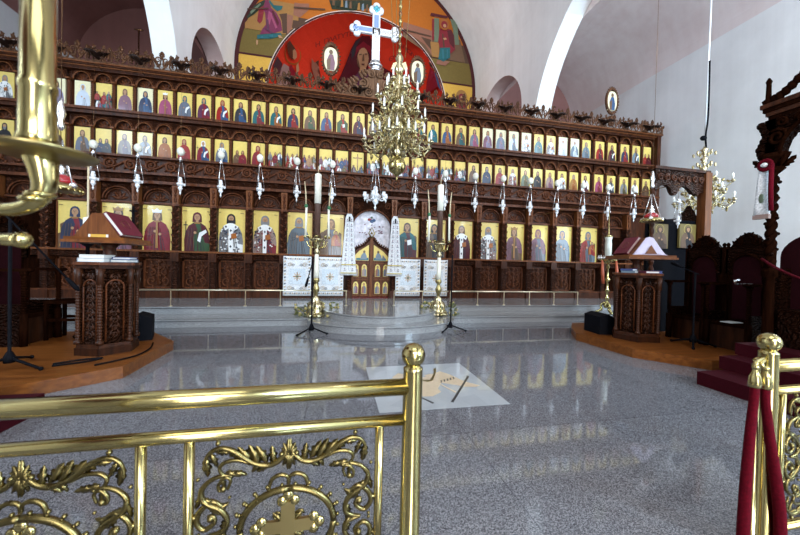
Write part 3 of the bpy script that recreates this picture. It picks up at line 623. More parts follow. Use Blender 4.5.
# door surround
mb = MB(); mb.prism([(-.72, 3.56), (-.72, 1.9), (-.69, 1.9)]+arc(0, 2.55, .66, .66, PI, 0, 24)+[(.69, 1.9), (.72, 1.9), (.72, 3.56)], -.05, .05, 'carved')
mb.tube([(x, -.07, z) for x, z in arc(0, 2.55, .67, .67, PI, 0, 24)], .03, 6, 'vine')
for s in (-1, 1): mb.tube(spiral(s*.52, 3.36, .12, 0, 1.6*s, -.07, 16), .018, 6, 'vine'); mb.box(s*.715-.02, s*.715+.02, -.03, .1, .34, 2.2, 'wood')
mm = MB(); mm.merge(mb, lambda p: (p[0]+CX, p[1]+10.58, p[2])); part('door_surround', mm, screen)
for s in (-1, 1):                       # plain side doors with a dark curtain
    x = X(s*9.41); mb = MB(); mb.box(x-.46, x+.46, 10.60, 10.66, .56, 2.7, 'black_wood'); 
    if x-.4 > L0: part('side_door', mb, screen)
mb = MB(); mb.box(L1-.14, L1+.02, 10.36, 10.92, .34, 6.78, 'wood'); part('end_post', mb, screen)

# ------------------------------------------------------------------ icons
def icon(wd, ht, style, robe, cloak, hair, ground='gold', seed=0, extra=''):
    mb = MB(); R = random.Random(seed); y = [-.024]
    mb.box(-wd/2, wd/2, -.022, .022, 0, ht, 'p_'+ground)
    def F(pts, c, sx=1., ox=0., oz=0., k=1.):
        mb.face([(((u*sx*k)+ox)*wd, (v*k+oz)*ht) for u, v in pts], y[0], 'p_'+c); y[0] -= .0008
    def E(u, v, ru, c, k=1., ox=0., oz=0., rv=None):
        mb.disc((u*k+ox)*wd, (v*k+oz)*ht, ru*k*wd, (rv or ru*wd/ht)*k*(ht if rv else ht), y[0], 'p_'+c, 12); y[0] -= .0008
    def saint(ox=0., oz=0., k=1., robe=robe, cloak=cloak, hair=hair, full=True, halo=True):
        if halo: E(0, .785, .25, 'halo' if ground == 'gold' else 'gold', k, ox, oz); E(0, .785, .235, ground, k, ox, oz)
        body = [(-.42, 0), (-.43, .25), (-.38, .45), (-.28, .58), (-.10, .66), (.10, .66), (.28, .58), (.38, .45), (.43, .25), (.42, 0)]
        F(body, robe, 1, ox, oz, k)
        F([(-.42, 0), (-.43, .25), (-.38, .45), (-.28, .58), (-.08, .65), (.0, .50), (-.14, .30), (-.08, .0)], cloak, 1, ox, oz, k)
        F([(.42, .18), (.43, .25), (.38, .45), (.28, .58), (.10, .65), (.16, .42), (.26, .2)], cloak, 1, ox, oz, k)
        for q in range(3): F([(.0+.12*q, 0), (.025+.12*q, 0), (.03+.06*q, .34), (.018+.06*q, .34)], 'dark', 1, ox, oz, k)
        E(0, .785, .15, hair, k, ox, oz, .105); F([(-.15, .785), (-.16, .66), (.16, .66), (.15, .785)], hair, 1, ox, oz, k)
        E(0, .77, .10, 'skin', k, ox, oz, .078); F([(-.04, .70), (.04, .70), (.05, .66), (-.05, .66)], 'skin', 1, ox, oz, k)
        if 'beard' in extra: F([(-.09, .77), (-.06, .735), (.06, .735), (.09, .77), (.07, .67), (0, .62), (-.07, .67)], 'gray' if 'greyb' in extra else 'black', 1, ox, oz, k)
        if wd > .5 and k > .8:
            F([(-.11, .655), (.11, .655), (.09, .625), (-.09, .625)], 'apricot', 1, ox, oz, k)
            for s_ in (-1, 1): F([(s_*.40, .40), (s_*.30, .30), (s_*.10, .37), (s_*.08, .42), (s_*.28, .38), (s_*.36, .46)], 'dark', 1, ox, oz, k); F([(s_*.39, .39), (s_*.30, .31), (s_*.11, .375), (s_*.10, .415), (s_*.28, .37), (s_*.35, .44)], cloak, 1, ox, oz, k)
            for q in range(5): F([(-.36+.06*q, .02), (-.345+.06*q, .02), (-.25+.04*q, .52), (-.262+.04*q, .52)], 'dark' if q % 2 else 'umber', 1, ox, oz, k)
            for s in (-1, 1): E(s*.035, .785, .014, 'dark', k, ox, oz)
            F([(-.025, .742), (.025, .742), (.02, .737), (-.02, .737)], 'maroon', 1, ox, oz, k); F([(-.008, .78), (.008, .78), (.014, .755), (-.014, .755)], 'umber', 1, ox, oz, k)
            for q in range(4): F([(-.22+.13*q, 0), (-.20+.13*q, 0), (-.10+.06*q, .5), (-.112+.06*q, .5)], 'dark' if q % 2 else cloak, 1, ox, oz, k)
        E(-.06, .42, .05, 'skin', k, ox, oz); E(.10, .36, .05, 'skin', k, ox, oz)
    if style in ('saint', 'bishop', 'crown', 'throne', 'angel'):
        if style == 'throne': F([(-.42, .0), (-.42, .52), (-.36, .56), (.36, .56), (.42, .52), (.42, 0)], 'umber'); F([(-.36, .05), (-.36, .48), (.36, .48), (.36, .05)], 'brown')
        if style == 'angel': F([(-.2, .6), (-.44, .5), (-.42, .2), (-.2, .1)], 'umber'); F([(.2, .6), (.44, .5), (.42, .2), (.2, .1)], 'umber')
        if 'ground' in extra: F([(-.5, 0), (-.5, .12), (.5, .12), (.5, 0)], 'green')
        if 'rock' in extra: F([(-.5, 0), (-.5, .3), (-.3, .36), (-.1, .2), (.1, .24), (.3, .3), (.5, .2), (.5, 0)], 'umber'); F([(-.48, .02), (-.4, .2), (-.2, .1)], 'apricot'); F([(.2, .05), (.36, .2), (.46, .04)], 'gray')
        saint()
        if style == 'bishop':
            F([(-.075, .66), (.075, .66), (.07, .0), (-.07, .0)], 'white'); F([(-.26, .60), (-.07, .67), (.07, .67), (.26, .60), (.2, .5), (0, .58), (-.2, .5)], 'white')
            for u, v in ((-.17, .585), (.17, .585), (0, .5), (0, .3), (0, .13)): F([(u-.035, v-.012), (u+.035, v-.012), (u+.035, v+.012), (u-.035, v+.012)], 'dark'); F([(u-.014, v-.03), (u+.014, v-.03), (u+.014, v+.03), (u-.014, v+.03)], 'dark')
            if 'checks' in extra:
                for i in range(44):
                    u, v = R.uniform(-.36, .36), R.uniform(.02, .52); 
                    if abs(u) > .09: F([(u-.04, v), (u, v-.022), (u+.04, v), (u, v+.022)], R.choice(['dark', 'white', 'navy', robe, 'crimson' if robe != 'white' else 'dark']))
            F([(.03, .30), (.22, .33), (.2, .45), (.02, .42)], 'orange')
        if style == 'crown': F([(-.14, .83), (-.17, .91), (-.09, .885), (0, .93), (.09, .885), (.17, .91), (.14, .83)], 'white' if 'whitec' in extra else 'apricot'); F([(-.03, .62), (.03, .62), (.04, .05), (-.04, .05)], 'apricot')
        if 'scroll' in extra: F([(.02, .24), (.08, .42), (.30, .50), (.34, .44), (.16, .34), (.12, .2)], 'white')
        if 'book' in extra: F([(.02, .30), (.20, .33), (.18, .46), (.0, .43)], 'white' if 'wbook' in extra else 'orange')
        if 'cross' in extra: F([(-.38, .35), (-.36, .35), (-.36, .68), (-.38, .68)], 'dark'); F([(-.44, .58), (-.30, .58), (-.30, .60), (-.44, .60)], 'dark')
        if 'child' in extra: saint(.2, .22, .42, 'red', 'orange', 'brown', halo=True)
    elif style == 'two':
        saint(-.2, .03, .92*.62+.1, robe, robe, hair); saint(.2, .03, .92*.62+.1, cloak, cloak, hair)
    else:
        if style != 'cruci': F([(-.5, .0), (-.5, .38), (-.34, .60), (-.2, .44), (.05, .5), (.22, .66), (.5, .48), (.5, 0)], cloak)
        F([(-.5, 0), (-.5, .14), (-.1, .2), (.3, .12), (.5, .16), (.5, 0)], hair)
        if style == 'cruci':
            F([(-.03, .2), (.03, .2), (.03, .92), (-.03, .92)], 'brown'); F([(-.36, .72), (.36, .72), (.36, .76), (-.36, .76)], 'brown'); F([(-.3, .74), (-.04, .72), (-.05, .4), (.05, .4), (.04, .72), (.3, .74), (.04, .79), (-.04, .79)], 'skin'); E(0, .82, .06, 'skin')
        else:
            E(.0, .66, .15, 'halo'); saint(0, .22, .52, robe, 'white' if 'lightc' in extra else robe, 'brown')
        cs = [robe, 'crimson', 'teal', 'white', 'red', 'blue', 'olive', 'gray', 'mauve']
        for i, (u, v) in enumerate(((-.34, .10), (.34, .10), (-.2, .0), (.2, .01), (-.36, .34) if style != 'cruci' else (-.3, .1), (.37, .36) if style != 'cruci' else (.3, .1))):
            saint(u, v, .36, R.choice(cs), R.choice(cs), R.choice(['brown', 'black', 'gray', 'umber']), halo=False)
    # two short lines of lettering beside the head
    for s in (-1, 1):
        if wd > .5: F([(s*.40-.06, .90), (s*.40+.06, .90), (s*.40+.06, .912), (s*.40-.06, .912)], 'umber')
    return mb
BIG = [  # offset from the axis, description, style, colours
 (-8.28, 'a dark-hooded figure in red and blue above grey rocks', 'angel', 'crimson', 'navy', 'navy', 'rock'),
 (-7.24, 'a crowned mauve saint half hidden by the red book', 'crown', 'mauve', 'lilac', 'brown', 'ground'),
 (-6.26, 'a white-crowned saint in a full crimson robe', 'crown', 'crimson', 'crimson', 'umber', 'whitec'),
 (-5.21, 'a maroon-cloaked saint holding a long white scroll and a cross', 'saint', 'green', 'maroon', 'maroon', 'scroll cross'),
 (-4.28, 'a black-bearded bishop in black and white chequered vestments', 'bishop', 'white', 'gray', 'black', 'beard checks'),
 (-3.31, 'a white-haired bishop in vestments of red crosses', 'bishop', 'crimson', 'blush', 'gray', 'greyb beard checks'),
 (-2.30, 'a grey-bearded saint in dark blue holding an orange book', 'saint', 'grayblue', 'grayblue', 'gray', 'greyb beard book'),
 (-1.31, 'an enthroned mother in grey-brown holding a child', 'throne', 'slate', 'umber', 'umber', 'child'),
 (1.21, 'an enthroned saint in teal holding a white open book', 'throne', 'maroon', 'teal', 'brown', 'book wbook'),
 (2.17, 'a dark winged saint standing among brown rocks', 'angel', 'dark', 'umber', 'black', 'rock'),
 (3.17, 'a bald bishop in crimson with white stole', 'bishop', 'maroon', 'maroon', 'umber', ''),
 (4.18, 'a grey-haired bishop in white and red', 'bishop', 'blush', 'gray', 'gray', 'checks greyb beard'),
 (5.20, 'a crowned queen in a brown-mauve robe', 'crown', 'umber', 'mauve', 'umber', ''),
 (6.18, 'a hooded saint in violet and grey-blue', 'saint', 'slate', 'mauve', 'mauve', ''),
 (7.20, 'a pale blue saint almost lost in glare', 'saint', 'steel', 'steel', 'slate', ''),
 (8.33, 'an enthroned mother in grey-blue and red with a child', 'throne', 'grayblue', 'red', 'grayblue', 'child')]
for i, (o, d, st, a, b, h, ex) in enumerate(BIG):
    m = icon(.80, 1.31, st, a, b, h, 'gold', i, ex); mb = MB(); mb.merge(m)
    for q in ((-.43, .43, -.035, 0), (-.43, .43, 1.31, 1.345), (-.43, -.4, 0, 1.31), (.4, .43, 0, 1.31)): mb.box(q[0], q[1], -.05, .022, q[2], q[3], 'tan_wood')
    single('large_icon', mb, 'large gold icon of '+d, 'icon', (X(o), 10.635, 1.715), 'large icons of the bottom tier', local=True)
R1 = [('a bishop in black and white checks', 'bishop', 'gray', 'white', 'gray', 'checks'), ('a lavender-robed saint', 'saint', 'lilac', 'lilac', 'brown', ''),
 ('a hooded saint in pale lilac white', 'saint', 'pale', 'pale', 'pale', ''), ('figures in red and teal above the sea', 'scene', 'red', 'teal', 'sea', ''), ('a bald saint in a mauve robe', 'saint', 'mauve', 'mauve', 'umber', ''),
 ('a hooded saint in navy blue', 'saint', 'blue', 'navy', 'navy', ''), ('a crowned saint in magenta pink', 'crown', 'pink', 'pink', 'brown', 'whitec'), ('a teal-hooded saint holding a white scroll', 'saint', 'slate', 'slate', 'teal', 'scroll'),
 ('a teal-hooded saint in crimson and purple', 'saint', 'crimson', 'plum', 'teal', 'scroll'), ('a saint hooded in bright red with a scroll', 'saint', 'blue', 'red', 'red', 'scroll'), ('a blue-robed figure spreading a dark cloak', 'saint', 'blue', 'dark', 'maroon', 'ground'),
 ('a black-hatted saint in red and teal', 'saint', 'crimson', 'teal', 'black', ''), ('a saint in teal over orange-red', 'saint', 'orange', 'teal', 'umber', 'scroll'), ('a dark-haired saint in navy with a red book', 'saint', 'red', 'navy', 'black', ''),
 ('a saint in green and grey-brown', 'saint', 'green', 'umber', 'umber', ''), ('a saint in blue with a crimson mantle', 'saint', 'crimson', 'blue', 'umber', ''), ('a green and red winged figure', 'angel', 'red', 'green', 'brown', 'book wbook'),
 ('a saint in dark maroon over navy', 'saint', 'navy', 'maroon', 'brown', ''), ('a saint in grey and brown', 'saint', 'slate', 'umber', 'brown', ''), ('a saint in green behind the chandelier', 'saint', 'green', 'teal', 'brown', ''), ('a saint in red and green behind the chandelier', 'saint', 'crimson', 'green', 'umber', ''),
 ('a saint in teal and crimson beside the chandelier', 'saint', 'crimson', 'teal', 'umber', ''), ('a saint wrapped in teal blue', 'saint', 'sea', 'teal', 'brown', ''), ('a saint in blue and orange', 'saint', 'orange', 'blue', 'umber', ''), ('a saint in brown-orange and green', 'saint', 'teal', 'umber', 'brown', ''),
 ('a saint in purple-blue and crimson pink', 'saint', 'pink', 'slate', 'brown', ''), ('a lilac-robed saint', 'saint', 'lilac', 'mauve', 'umber', ''), ('a saint in periwinkle blue', 'saint', 'lilac', 'steel', 'slate', ''), ('a pale blue hooded saint', 'saint', 'steel', 'pale', 'steel', ''),
 ('a white bishop with dark crosses', 'bishop', 'gray', 'pale', 'gray', 'checks'), ('a saint in sea green', 'saint', 'teal', 'sea', 'umber', ''), ('a grey-white bishop', 'bishop', 'pale', 'gray', 'dark', 'checks'), ('a whitish saint washed out by glare', 'saint', 'pale', 'pale', 'pale', ''),  # whitish saint and the next: window glare is painted into their robes
 ('a white and light blue saint', 'saint', 'pale', 'steel', 'pale', ''), ('a saint in steel blue', 'saint', 'grayblue', 'steel', 'slate', ''), ('a saint in bright red', 'saint', 'maroon', 'red', 'umber', ''), ('a saint in near-black maroon with a white scroll', 'saint', 'dark', 'maroon', 'black', 'scroll'),
 ('a saint in dark navy over red', 'saint', 'red', 'navy', 'black', ''), ('a saint in brown, white and blue', 'saint', 'brown', 'steel', 'umber', 'scroll'), ('red figures at the screen end', 'two', 'red', 'maroon', 'brown', '')]
R2 = [('a white-bearded monk in black', 'saint', 'black', 'black', 'black', 'greyb beard'), ('an olive-brown saint', 'saint', 'olive', 'brown', 'brown', ''),
 ('a saint in blue-grey and brown', 'saint', 'umber', 'slate', 'umber', ''), ('two men standing together in dark navy', 'two', 'navy', 'dark', 'black', ''), ('a bald saint in red-brown', 'saint', 'maroon', 'umber', 'umber', ''), ('a grey-brown saint unrolling a white scroll', 'saint', 'umber', 'gray', 'brown', 'scroll'),
 ('a saint in orange-red', 'saint', 'orange', 'orange', 'brown', ''), ('a red-hooded saint beside an egg', 'saint', 'red', 'red', 'crimson', ''), ('a white-veiled saint in crimson over blue', 'saint', 'blue', 'crimson', 'white', 'cross scroll'), ('a blue-robed bishop with a book', 'bishop', 'blue', 'slate', 'gray', ''),
 ('two saints above a green ground', 'two', 'umber', 'crimson', 'brown', 'ground'), ('a red-hooded mother holding a child', 'saint', 'red', 'crimson', 'crimson', 'child'), ('a cave scene in blue and brown', 'scene', 'crimson', 'grayblue', 'umber', ''), ('a yellow scene with red and white figures', 'scene', 'red', 'cream', 'umber', 'lightc'),
 ('a river scene in pale blue', 'scene', 'skin', 'apricot', 'steel', ''), ('a mountain scene in white and green', 'scene', 'white', 'sage', 'green', 'lightc'), ('a crowd scene in red, blue and purple', 'scene', 'blue', 'mauve', 'gray', ''), ('a tall brown cross between mourners', 'cruci', 'maroon', 'umber', 'brown', ''),
 ('a blue and white scene over the triple lamp', 'scene', 'white', 'slate', 'gray', 'lightc'), ('a pale scene behind the chandelier globe', 'scene', 'white', 'rosebrown', 'gray', ''), ('a white and crimson scene by the chandelier globe', 'scene', 'crimson', 'gray', 'mauve', ''),
 ('a scene in red and white', 'scene', 'red', 'gray', 'umber', 'lightc'), ('a scene in red and orange', 'scene', 'red', 'orange', 'mauve', ''), ('a scene in white over green', 'scene', 'white', 'gray', 'green', 'lightc'), ('a white and red scene', 'scene', 'white', 'slate', 'crimson', ''),
 ('a dark-haired saint in brown', 'saint', 'brown', 'umber', 'black', ''), ('a long-bearded monk in navy', 'saint', 'navy', 'navy', 'navy', 'greyb beard'), ('a black-hatted saint in crimson', 'saint', 'crimson', 'red', 'black', ''), ('a bishop in pinkish red and white', 'bishop', 'crimson', 'blush', 'gray', 'checks'),
 ('a saint in olive green', 'saint', 'olive', 'sage', 'umber', ''), ('a monk all in black', 'saint', 'black', 'dark', 'black', ''), ('a saint in dusty mauve pink', 'saint', 'mauve', 'blush', 'umber', ''), ('a saint in black and white', 'bishop', 'gray', 'white', 'black', 'checks'),
 ('a saint in orange-brown', 'saint', 'orange', 'apricot', 'gray', ''), ('a saint in dark red and white', 'saint', 'maroon', 'white', 'black', ''), ('a saint in pinkish red', 'saint', 'crimson', 'pink', 'umber', ''), ('a saint in black with white stole', 'saint', 'dark', 'gray', 'brown', 'scroll'),
 ('a saint in grey-green', 'saint', 'olive', 'gray', 'black', ''), ('a dark-haired saint in white and brown', 'saint', 'umber', 'white', 'black', ''), ('a thin dark figure on plain yellow', 'saint', 'umber', 'brown', 'dark', '')]
OFF = [-9.89, -8.74]+SO[4:]
for row, lst, z in (('upper', R1, 5.605), ('lower', R2, 4.355)):
    n = len(lst)
    for i, ((d, st, a, b, h, ex), o) in enumerate(zip(lst, OFF)):
        gr = 'cream' if row == 'upper' and (i in (1, 2, 5, 26, 27, 28, 29, 32, 33)) else 'gold'
        where = ordn(i+1)+' from left' if i < n/2 else ordn(n-i)+' from right'
        thin = .6 if 'thin' in d else 1
        single('small_icon', icon(.395, .755 if row == 'upper' else .735, st, a, b, h, gr, 100+i, ex), 'small icon, %s, %s tier %s' % (d, row, where), 'icon', (X(o), 10.635, z), 'small icons of the %s tier' % row, local=True)
# ------------------------------------------------------------------ royal doors, curtain, cloths
DY = 10.56
for s, wd in ((-1, 'left'), (1, 'right')):
    d = thing('royal_door', 'carved royal door leaf with painted panels, %s of the central pair' % wd, 'door', (X(s*.3), DY, .36), group='leaves of the central doors')
    top = [(.015, 2.28), (.10, 2.22), (.25, 2.06), (.46, 1.96), (.60, 1.82), (.69, 1.62)]
    mb = MB(); mb.prism([(X(s*x), z) for x, z in [(.015, .38)]+[(.69, .38)]+top[::-1]], DY-.02, DY+.05, 'vine'); part('leaf', mb, d)
    mb = MB(); mb.tube([(X(s*x), DY-.03, z) for x, z in top], .035, 6, 'carved')
    for k, (x, z) in enumerate(spl([(a, b, 0) for a, b in top], 4)[::2] and [(p.x, p.y) for p in spl([(a, b, 0) for a, b in top], 3)]): leafp(mb, X(s*x), DY-.03, z, (1.2 if s > 0 else PI-1.2), .1, .07, 'vine')
    part('carved_crest', mb, d)
    mb = MB()
    for z in (.40, .92, .98, 1.46): mb.box(X(s*.03) if s > 0 else X(-.67), X(.67) if s > 0 else X(-.03), DY-.04, DY, z, z+.035, 'tan_wood')
    for x in (.05, .66): mb.box(X(s*x)-.02, X(s*x)+.02, DY-.045, DY, .38, 1.6, 'vine')
    part('moulding', mb, d)
    tri = [(.08, 1.56), (.08, 2.08), (.23, 1.98), (.40, 1.87), (.58, 1.68), (.58, 1.56)]
    mb = MB(); mb.prism([(X(s*x), z) for x, z in tri], DY-.032, DY, 'p_gold')
    mb.face([(X(s*x), z) for x, z in [(.09, 1.57), (.49, 1.57), (.49, 1.64), (.09, 1.66)]], DY-.033, 'p_sea')
    mb.face([(X(s*x), z) for x, z in [(.14, 1.6), (.36, 1.6), (.33, 1.72), (.26, 1.82), (.2, 1.82), (.15, 1.72)]], DY-.034, 'p_steel'); mb.disc(X(s*.23), 1.85, .04, .045, DY-.035, 'p_umber')
    if s > 0: mb.face([(X(x), z) for x, z in [(.36, 1.6), (.46, 1.6), (.46, 1.66), (.38, 1.76)]], DY-.0345, 'p_slate')
    part('painted_gable', mb, d)
    for z0 in (.47, 1.04):
        for x in (.22, .49):
            x = s*x; mb = MB(); q = [(X(x)-.085, z0), (X(x)+.085, z0), (X(x)+.085, z0+.28)]+arc(X(x), z0+.28, .085, .12, 0, PI, 10)+[(X(x)-.085, z0+.28)]
            mb.prism(q, DY-.034, DY, 'p_halo'); bx = X(x); c1, c2 = random.choice([('blush', 'slate'), ('mauve', 'gray'), ('slate', 'rosebrown'), ('gray', 'blush')])
            mb.face([(bx-.075, z0+.01), (bx+.075, z0+.01), (bx+.07, z0+.2), (bx+.03, z0+.26), (bx-.03, z0+.26), (bx-.07, z0+.2)], DY-.035, 'p_'+c1)
            mb.face([(bx-.075, z0+.01), (bx-.01, z0+.01), (bx+.01, z0+.2), (bx-.03, z0+.26), (bx-.07, z0+.2)], DY-.0355, 'p_'+c2)
            mb.disc(bx, z0+.31, .034, .045, DY-.036, 'p_umber'); mb.disc(bx, z0+.305, .022, .032, DY-.0365, 'p_skin'); part('icon_panel', mb, d)
    if s < 0:
        mb = MB(); mb.box(X(-.04), X(.04), DY-.07, DY-.02, .38, 2.3, 'tan_wood')
        mb.tube([(CX, DY-.05, 2.3), (CX-.1, DY-.05, 2.46), (CX, DY-.05, 2.66), (CX+.1, DY-.05, 2.46), (CX, DY-.05, 2.3)], .022, 6, 'brass_dull'); mb.ball((CX, DY-.05, 2.46), .04, 'brass_dull', 8, 5); part('centre_post', mb, d)
mb = MB(); cols = 26; rows = []
for j in range(15):
    t = j/14; row = []
    for i in range(cols+1):
        u = -1+2*i/cols; zt = 2.55+.68*math.sqrt(max(0, 1-u*u)); z = .5+(zt-.5)*t
        row.append((X(u*.70), 10.645+.012*sin(i*1.5), z))
    rows.append(row)
mb.add([p for r in rows for p in r], [(j*(cols+1)+i, j*(cols+1)+i+1, (j+1)*(cols+1)+i+1, (j+1)*(cols+1)+i) for j in range(14) for i in range(cols)], 'lilac_linen', True)
cur = thing('curtain', 'pale lilac curtain filling the arch behind the royal doors', 'curtain', (CX, 10.8, .5)); part('drape', mb, cur)
mb = MB()
for k in range(26):
    a = random.uniform(0, PI); r = random.uniform(.25, .95); x, z = X(.56*r*cos(a)), 2.4+.7*r*sin(a)
    if abs(x-CX) > .13 or z < 2.75: mb.obox((x, 10.628, z), (.025, 0, .01), (0, .004, 0), (-.006, 0, .014), 'p_mauve')
part('embroidery', mb, cur)
mb = MB()
for x, z, r, c in ((-.08, 2.92, .07, 'red'), (0, 2.87, .085, 'blue'), (.08, 2.9, .075, 'blue'), (.0, 2.99, .05, 'green'), (-.03, 2.93, .04, 'pink')): mb.ball((X(x), 10.625, z), r*.8, 'p_'+c, 10, 6, (1, .25, .8))
part('emblem', mb, cur)
def grid_cloth(name, pts, mat, parent):
    mb = MB(); n = len(pts[0]); mb.add([p for r in pts for p in r], [(j*n+i, j*n+i+1, (j+1)*n+i+1, (j+1)*n+i) for j in range(len(pts)-1) for i in range(n-1)], mat, True)
    o = part(name, mb, parent); md = o.modifiers.new('thick', 'SOLIDIFY'); md.thickness = .01; return o
for s, wd in ((-1, 'left'), (1, 'right')):
    x0 = X(s*.74)
    t = thing('embroidered_towel', 'long white embroidered towel with gold bands hanging %s of the royal doors' % wd, 'towel', (x0, 10.32, 1.06), group='towels beside the royal doors')
    pts = []
    for j in range(17):
        z = 1.08+(3.03-1.08)*j/16; hw = .26-.15*(j/16)**.8 if j < 16 else .06
        pts.append([(x0+u*hw, 10.30+.014*sin(u*7), z) for u in (-1, -.8, -.6, -.4, -.2, 0, .2, .4, .6, .8, 1)])
    grid_cloth('cloth', pts, 'linen', t)
    mb = MB()
    for z, h in ((1.14, .03), (1.40, .035)): hw = .262-.15*((z-1.08)/1.95)**.8; mb.box(x0-hw, x0+hw, 10.268, 10.282, z, z+h, 'gold_thread')
    part('gold_band', mb, t)
    mb = MB()
    for j in range(11):
        z = 1.24+.155*j; hw = .235-.14*((z-1.08)/1.95)**.8
        mb.box(x0-.004, x0+.004, 10.27, 10.276, z, z+.155, 'p_lilac')
        for u in (-.55, .55): mb.obox((x0+u*hw, 10.272, z), (.032, 0, 0), (0, .004, 0), (0, 0, .010), 'p_slate'); mb.obox((x0+u*hw, 10.272, z+.05), (.012, 0, 0), (0, .004, 0), (0, 0, .022), 'p_mauve')
    mb.obox((x0, 10.272, 2.86), (.022, 0, 0), (0, .006, 0), (0, 0, .075), 'black'); part('embroidery', mb, t)
for o, d in ((-2.30, 'outermost, under the grey-bearded saint with an orange book'), (-1.31, 'under the enthroned mother beside the doors'), (1.21, 'under the enthroned teal saint beside the doors'), (2.17, 'under the dark winged saint')):
    x0 = X(o); hw = .415; t = thing('icon_cloth', 'white embroidered cloth '+d, 'cloth', (x0, 10.37, .4), group='white cloths below the central icons')
    grid_cloth('cloth', [[(x0+u*hw/6, 10.345+.008*sin(u*1.7+j), .42+1.22*j/8) for u in range(-6, 7)] for j in range(9)], 'linen', t)
    mb = MB(); yy = 10.325
    for j in range(12):
        for u in (-.36, .36): mb.obox((x0+u, yy, .5+j*.098), (.026, 0, .012), (0, .003, 0), (-.010, 0, .020), 'p_slate' if j % 2 else 'p_tan')
    for i in range(-5, 6):
        for z in (.50, 1.56): mb.obox((x0+i*.065, yy, z), (.020, 0, .008), (0, .003, 0), (-.008, 0, .018), 'p_gray' if i % 2 else 'p_tan')
    for s in (-1, 1):
        for z in (.66, 1.38): mb.tube(spiral(x0+s*.22, z, .075, 0, 1.3, yy, 12), .009, 4, 'p_tan'); mb.tube(spiral(x0+s*.12, z, .05, PI, 1.2, yy, 10), .008, 4, 'p_gray')
    mb.obox((x0, yy, 1.02), (.25, 0, .0), (0, .0025, 0), (0, 0, .24), 'pale_blue_linen')
    for k in range(8): a = PI/4*k; mb.obox((x0+.075*cos(a), yy-.003, 1.02+.085*sin(a)), (.045*cos(a), 0, .045*sin(a)), (0, .003, 0), (-.016*sin(a), 0, .016*cos(a)), 'p_tan' if k % 2 else 'p_apricot')
    mb.ball((x0, yy-.004, 1.02), .035, 'p_sage', 8, 5, (1, .2, 1)); part('embroidery', mb, t)
# ------------------------------------------------------------------ crowning cross and oval icons
cr_ = thing('altar_cross', 'large silver-blue cross with trefoil ends on the crest above the doors', 'cross', (CX, 10.55, 7.72))
mb = MB(); zc = 9.04
mb.box(X(-.125), X(.125), 10.52, 10.60, 7.98, 9.7, 'white_metal'); mb.box(X(-.62), X(.62), 10.52, 10.60, zc-.105, zc+.105, 'white_metal')
for x, z, dx, dz in ((0, 9.72, 0, 1), (-.62, zc, -1, 0), (.62, zc, 1, 0)):
    for a, b in ((dx, dz), (dz, dx), (-dz, -dx)): mb.cyl((X(x+a*.12), 10.515, z+b*.12), (X(x+a*.12), 10.605, z+b*.12), .118, 'white_metal', 16)
part('cross_body', mb, cr_)
mb = MB(); mb.box(X(-.075), X(.075), 10.50, 10.53, 8.05, 9.0, 'silver'); mb.box(X(-.075), X(.075), 10.50, 10.53, 9.16, 9.55, 'blue_enamel'); mb.box(X(-.55), X(-.14), 10.50, 10.53, zc-.06, zc+.06, 'blue_enamel'); mb.box(X(.14), X(.55), 10.50, 10.53, zc-.06, zc+.06, 'silver')
for x, z, m in ((0, 9.75, 'teal_enamel'), (-.65, zc, 'blue_enamel'), (.66, zc, 'silver')):
    for k in range(4): mb.ball((X(x)+.06*cos(k*PI/2), 10.51, z+.06*sin(k*PI/2)), .055, m, 8, 5, (1, .4, 1))
mb.cyl((CX, 10.49, zc), (CX, 10.53, zc), .085, 'silver', 14); part('inlay', mb, cr_)
mb = MB(); mb.lathe([(.16, 7.72), (.2, 7.76), (.1, 7.82), (.2, 7.88), (.24, 7.93), (.1, 7.99), (.17, 8.05), (.12, 8.08)], 'silver', (CX, 10.56, 0), 12); part('foot', mb, cr_)
for x, d, col in ((-.21, 'over the screen left of the crowning cross', 'mauve'), (2.60, 'over the crest just right of the cross', 'slate'), (10.25, 'at the far right end of the crest', 'blue')):
    t = thing('oval_icon', 'small arched icon in an oval carved frame '+d, 'icon', (x, 10.45, 6.95), group='oval icons on the crest')
    mb = MB()
    A, B = [ell(x, 7.86, a, b, 28) for a, b in ((.27, .50), (.215, .42))]
    for i in range(28): j = (i+1) % 28; mb.prism([A[i], A[j], B[j], B[i]], 10.40, 10.48, 'crest_wood'); leafp(mb, A[i][0], 10.42, A[i][1], math.atan2(A[i][1]-7.86, A[i][0]-x), .05, .06, 'crest_wood')
    mb.prism([(x-.06, 6.92), (x+.06, 6.92), (x+.04, 7.3), (x-.04, 7.3)], 10.40, 10.48, 'crest_wood'); part('frame', mb, t)
    mb = MB(); mb.prism([(x-.2, 7.5), (x+.2, 7.5), (x+.2, 8.0)]+arc(x, 8.0, .2, .22, 0, PI, 12)+[(x-.2, 8.0)], 10.41, 10.46, 'p_cream')
    mb.face([(x-.11, 7.51), (x+.11, 7.51), (x+.13, 7.75), (x+.07, 8.0), (x-.05, 8.0), (x-.13, 7.8)], 10.408, 'p_'+col); mb.face([(x-.11, 7.51), (x-.02, 7.51), (x+.0, 7.9), (x-.13, 7.8)], 10.4075, 'p_umber'); mb.disc(x, 8.07, .06, .075, 10.407, 'p_umber'); part('painting', mb, t)
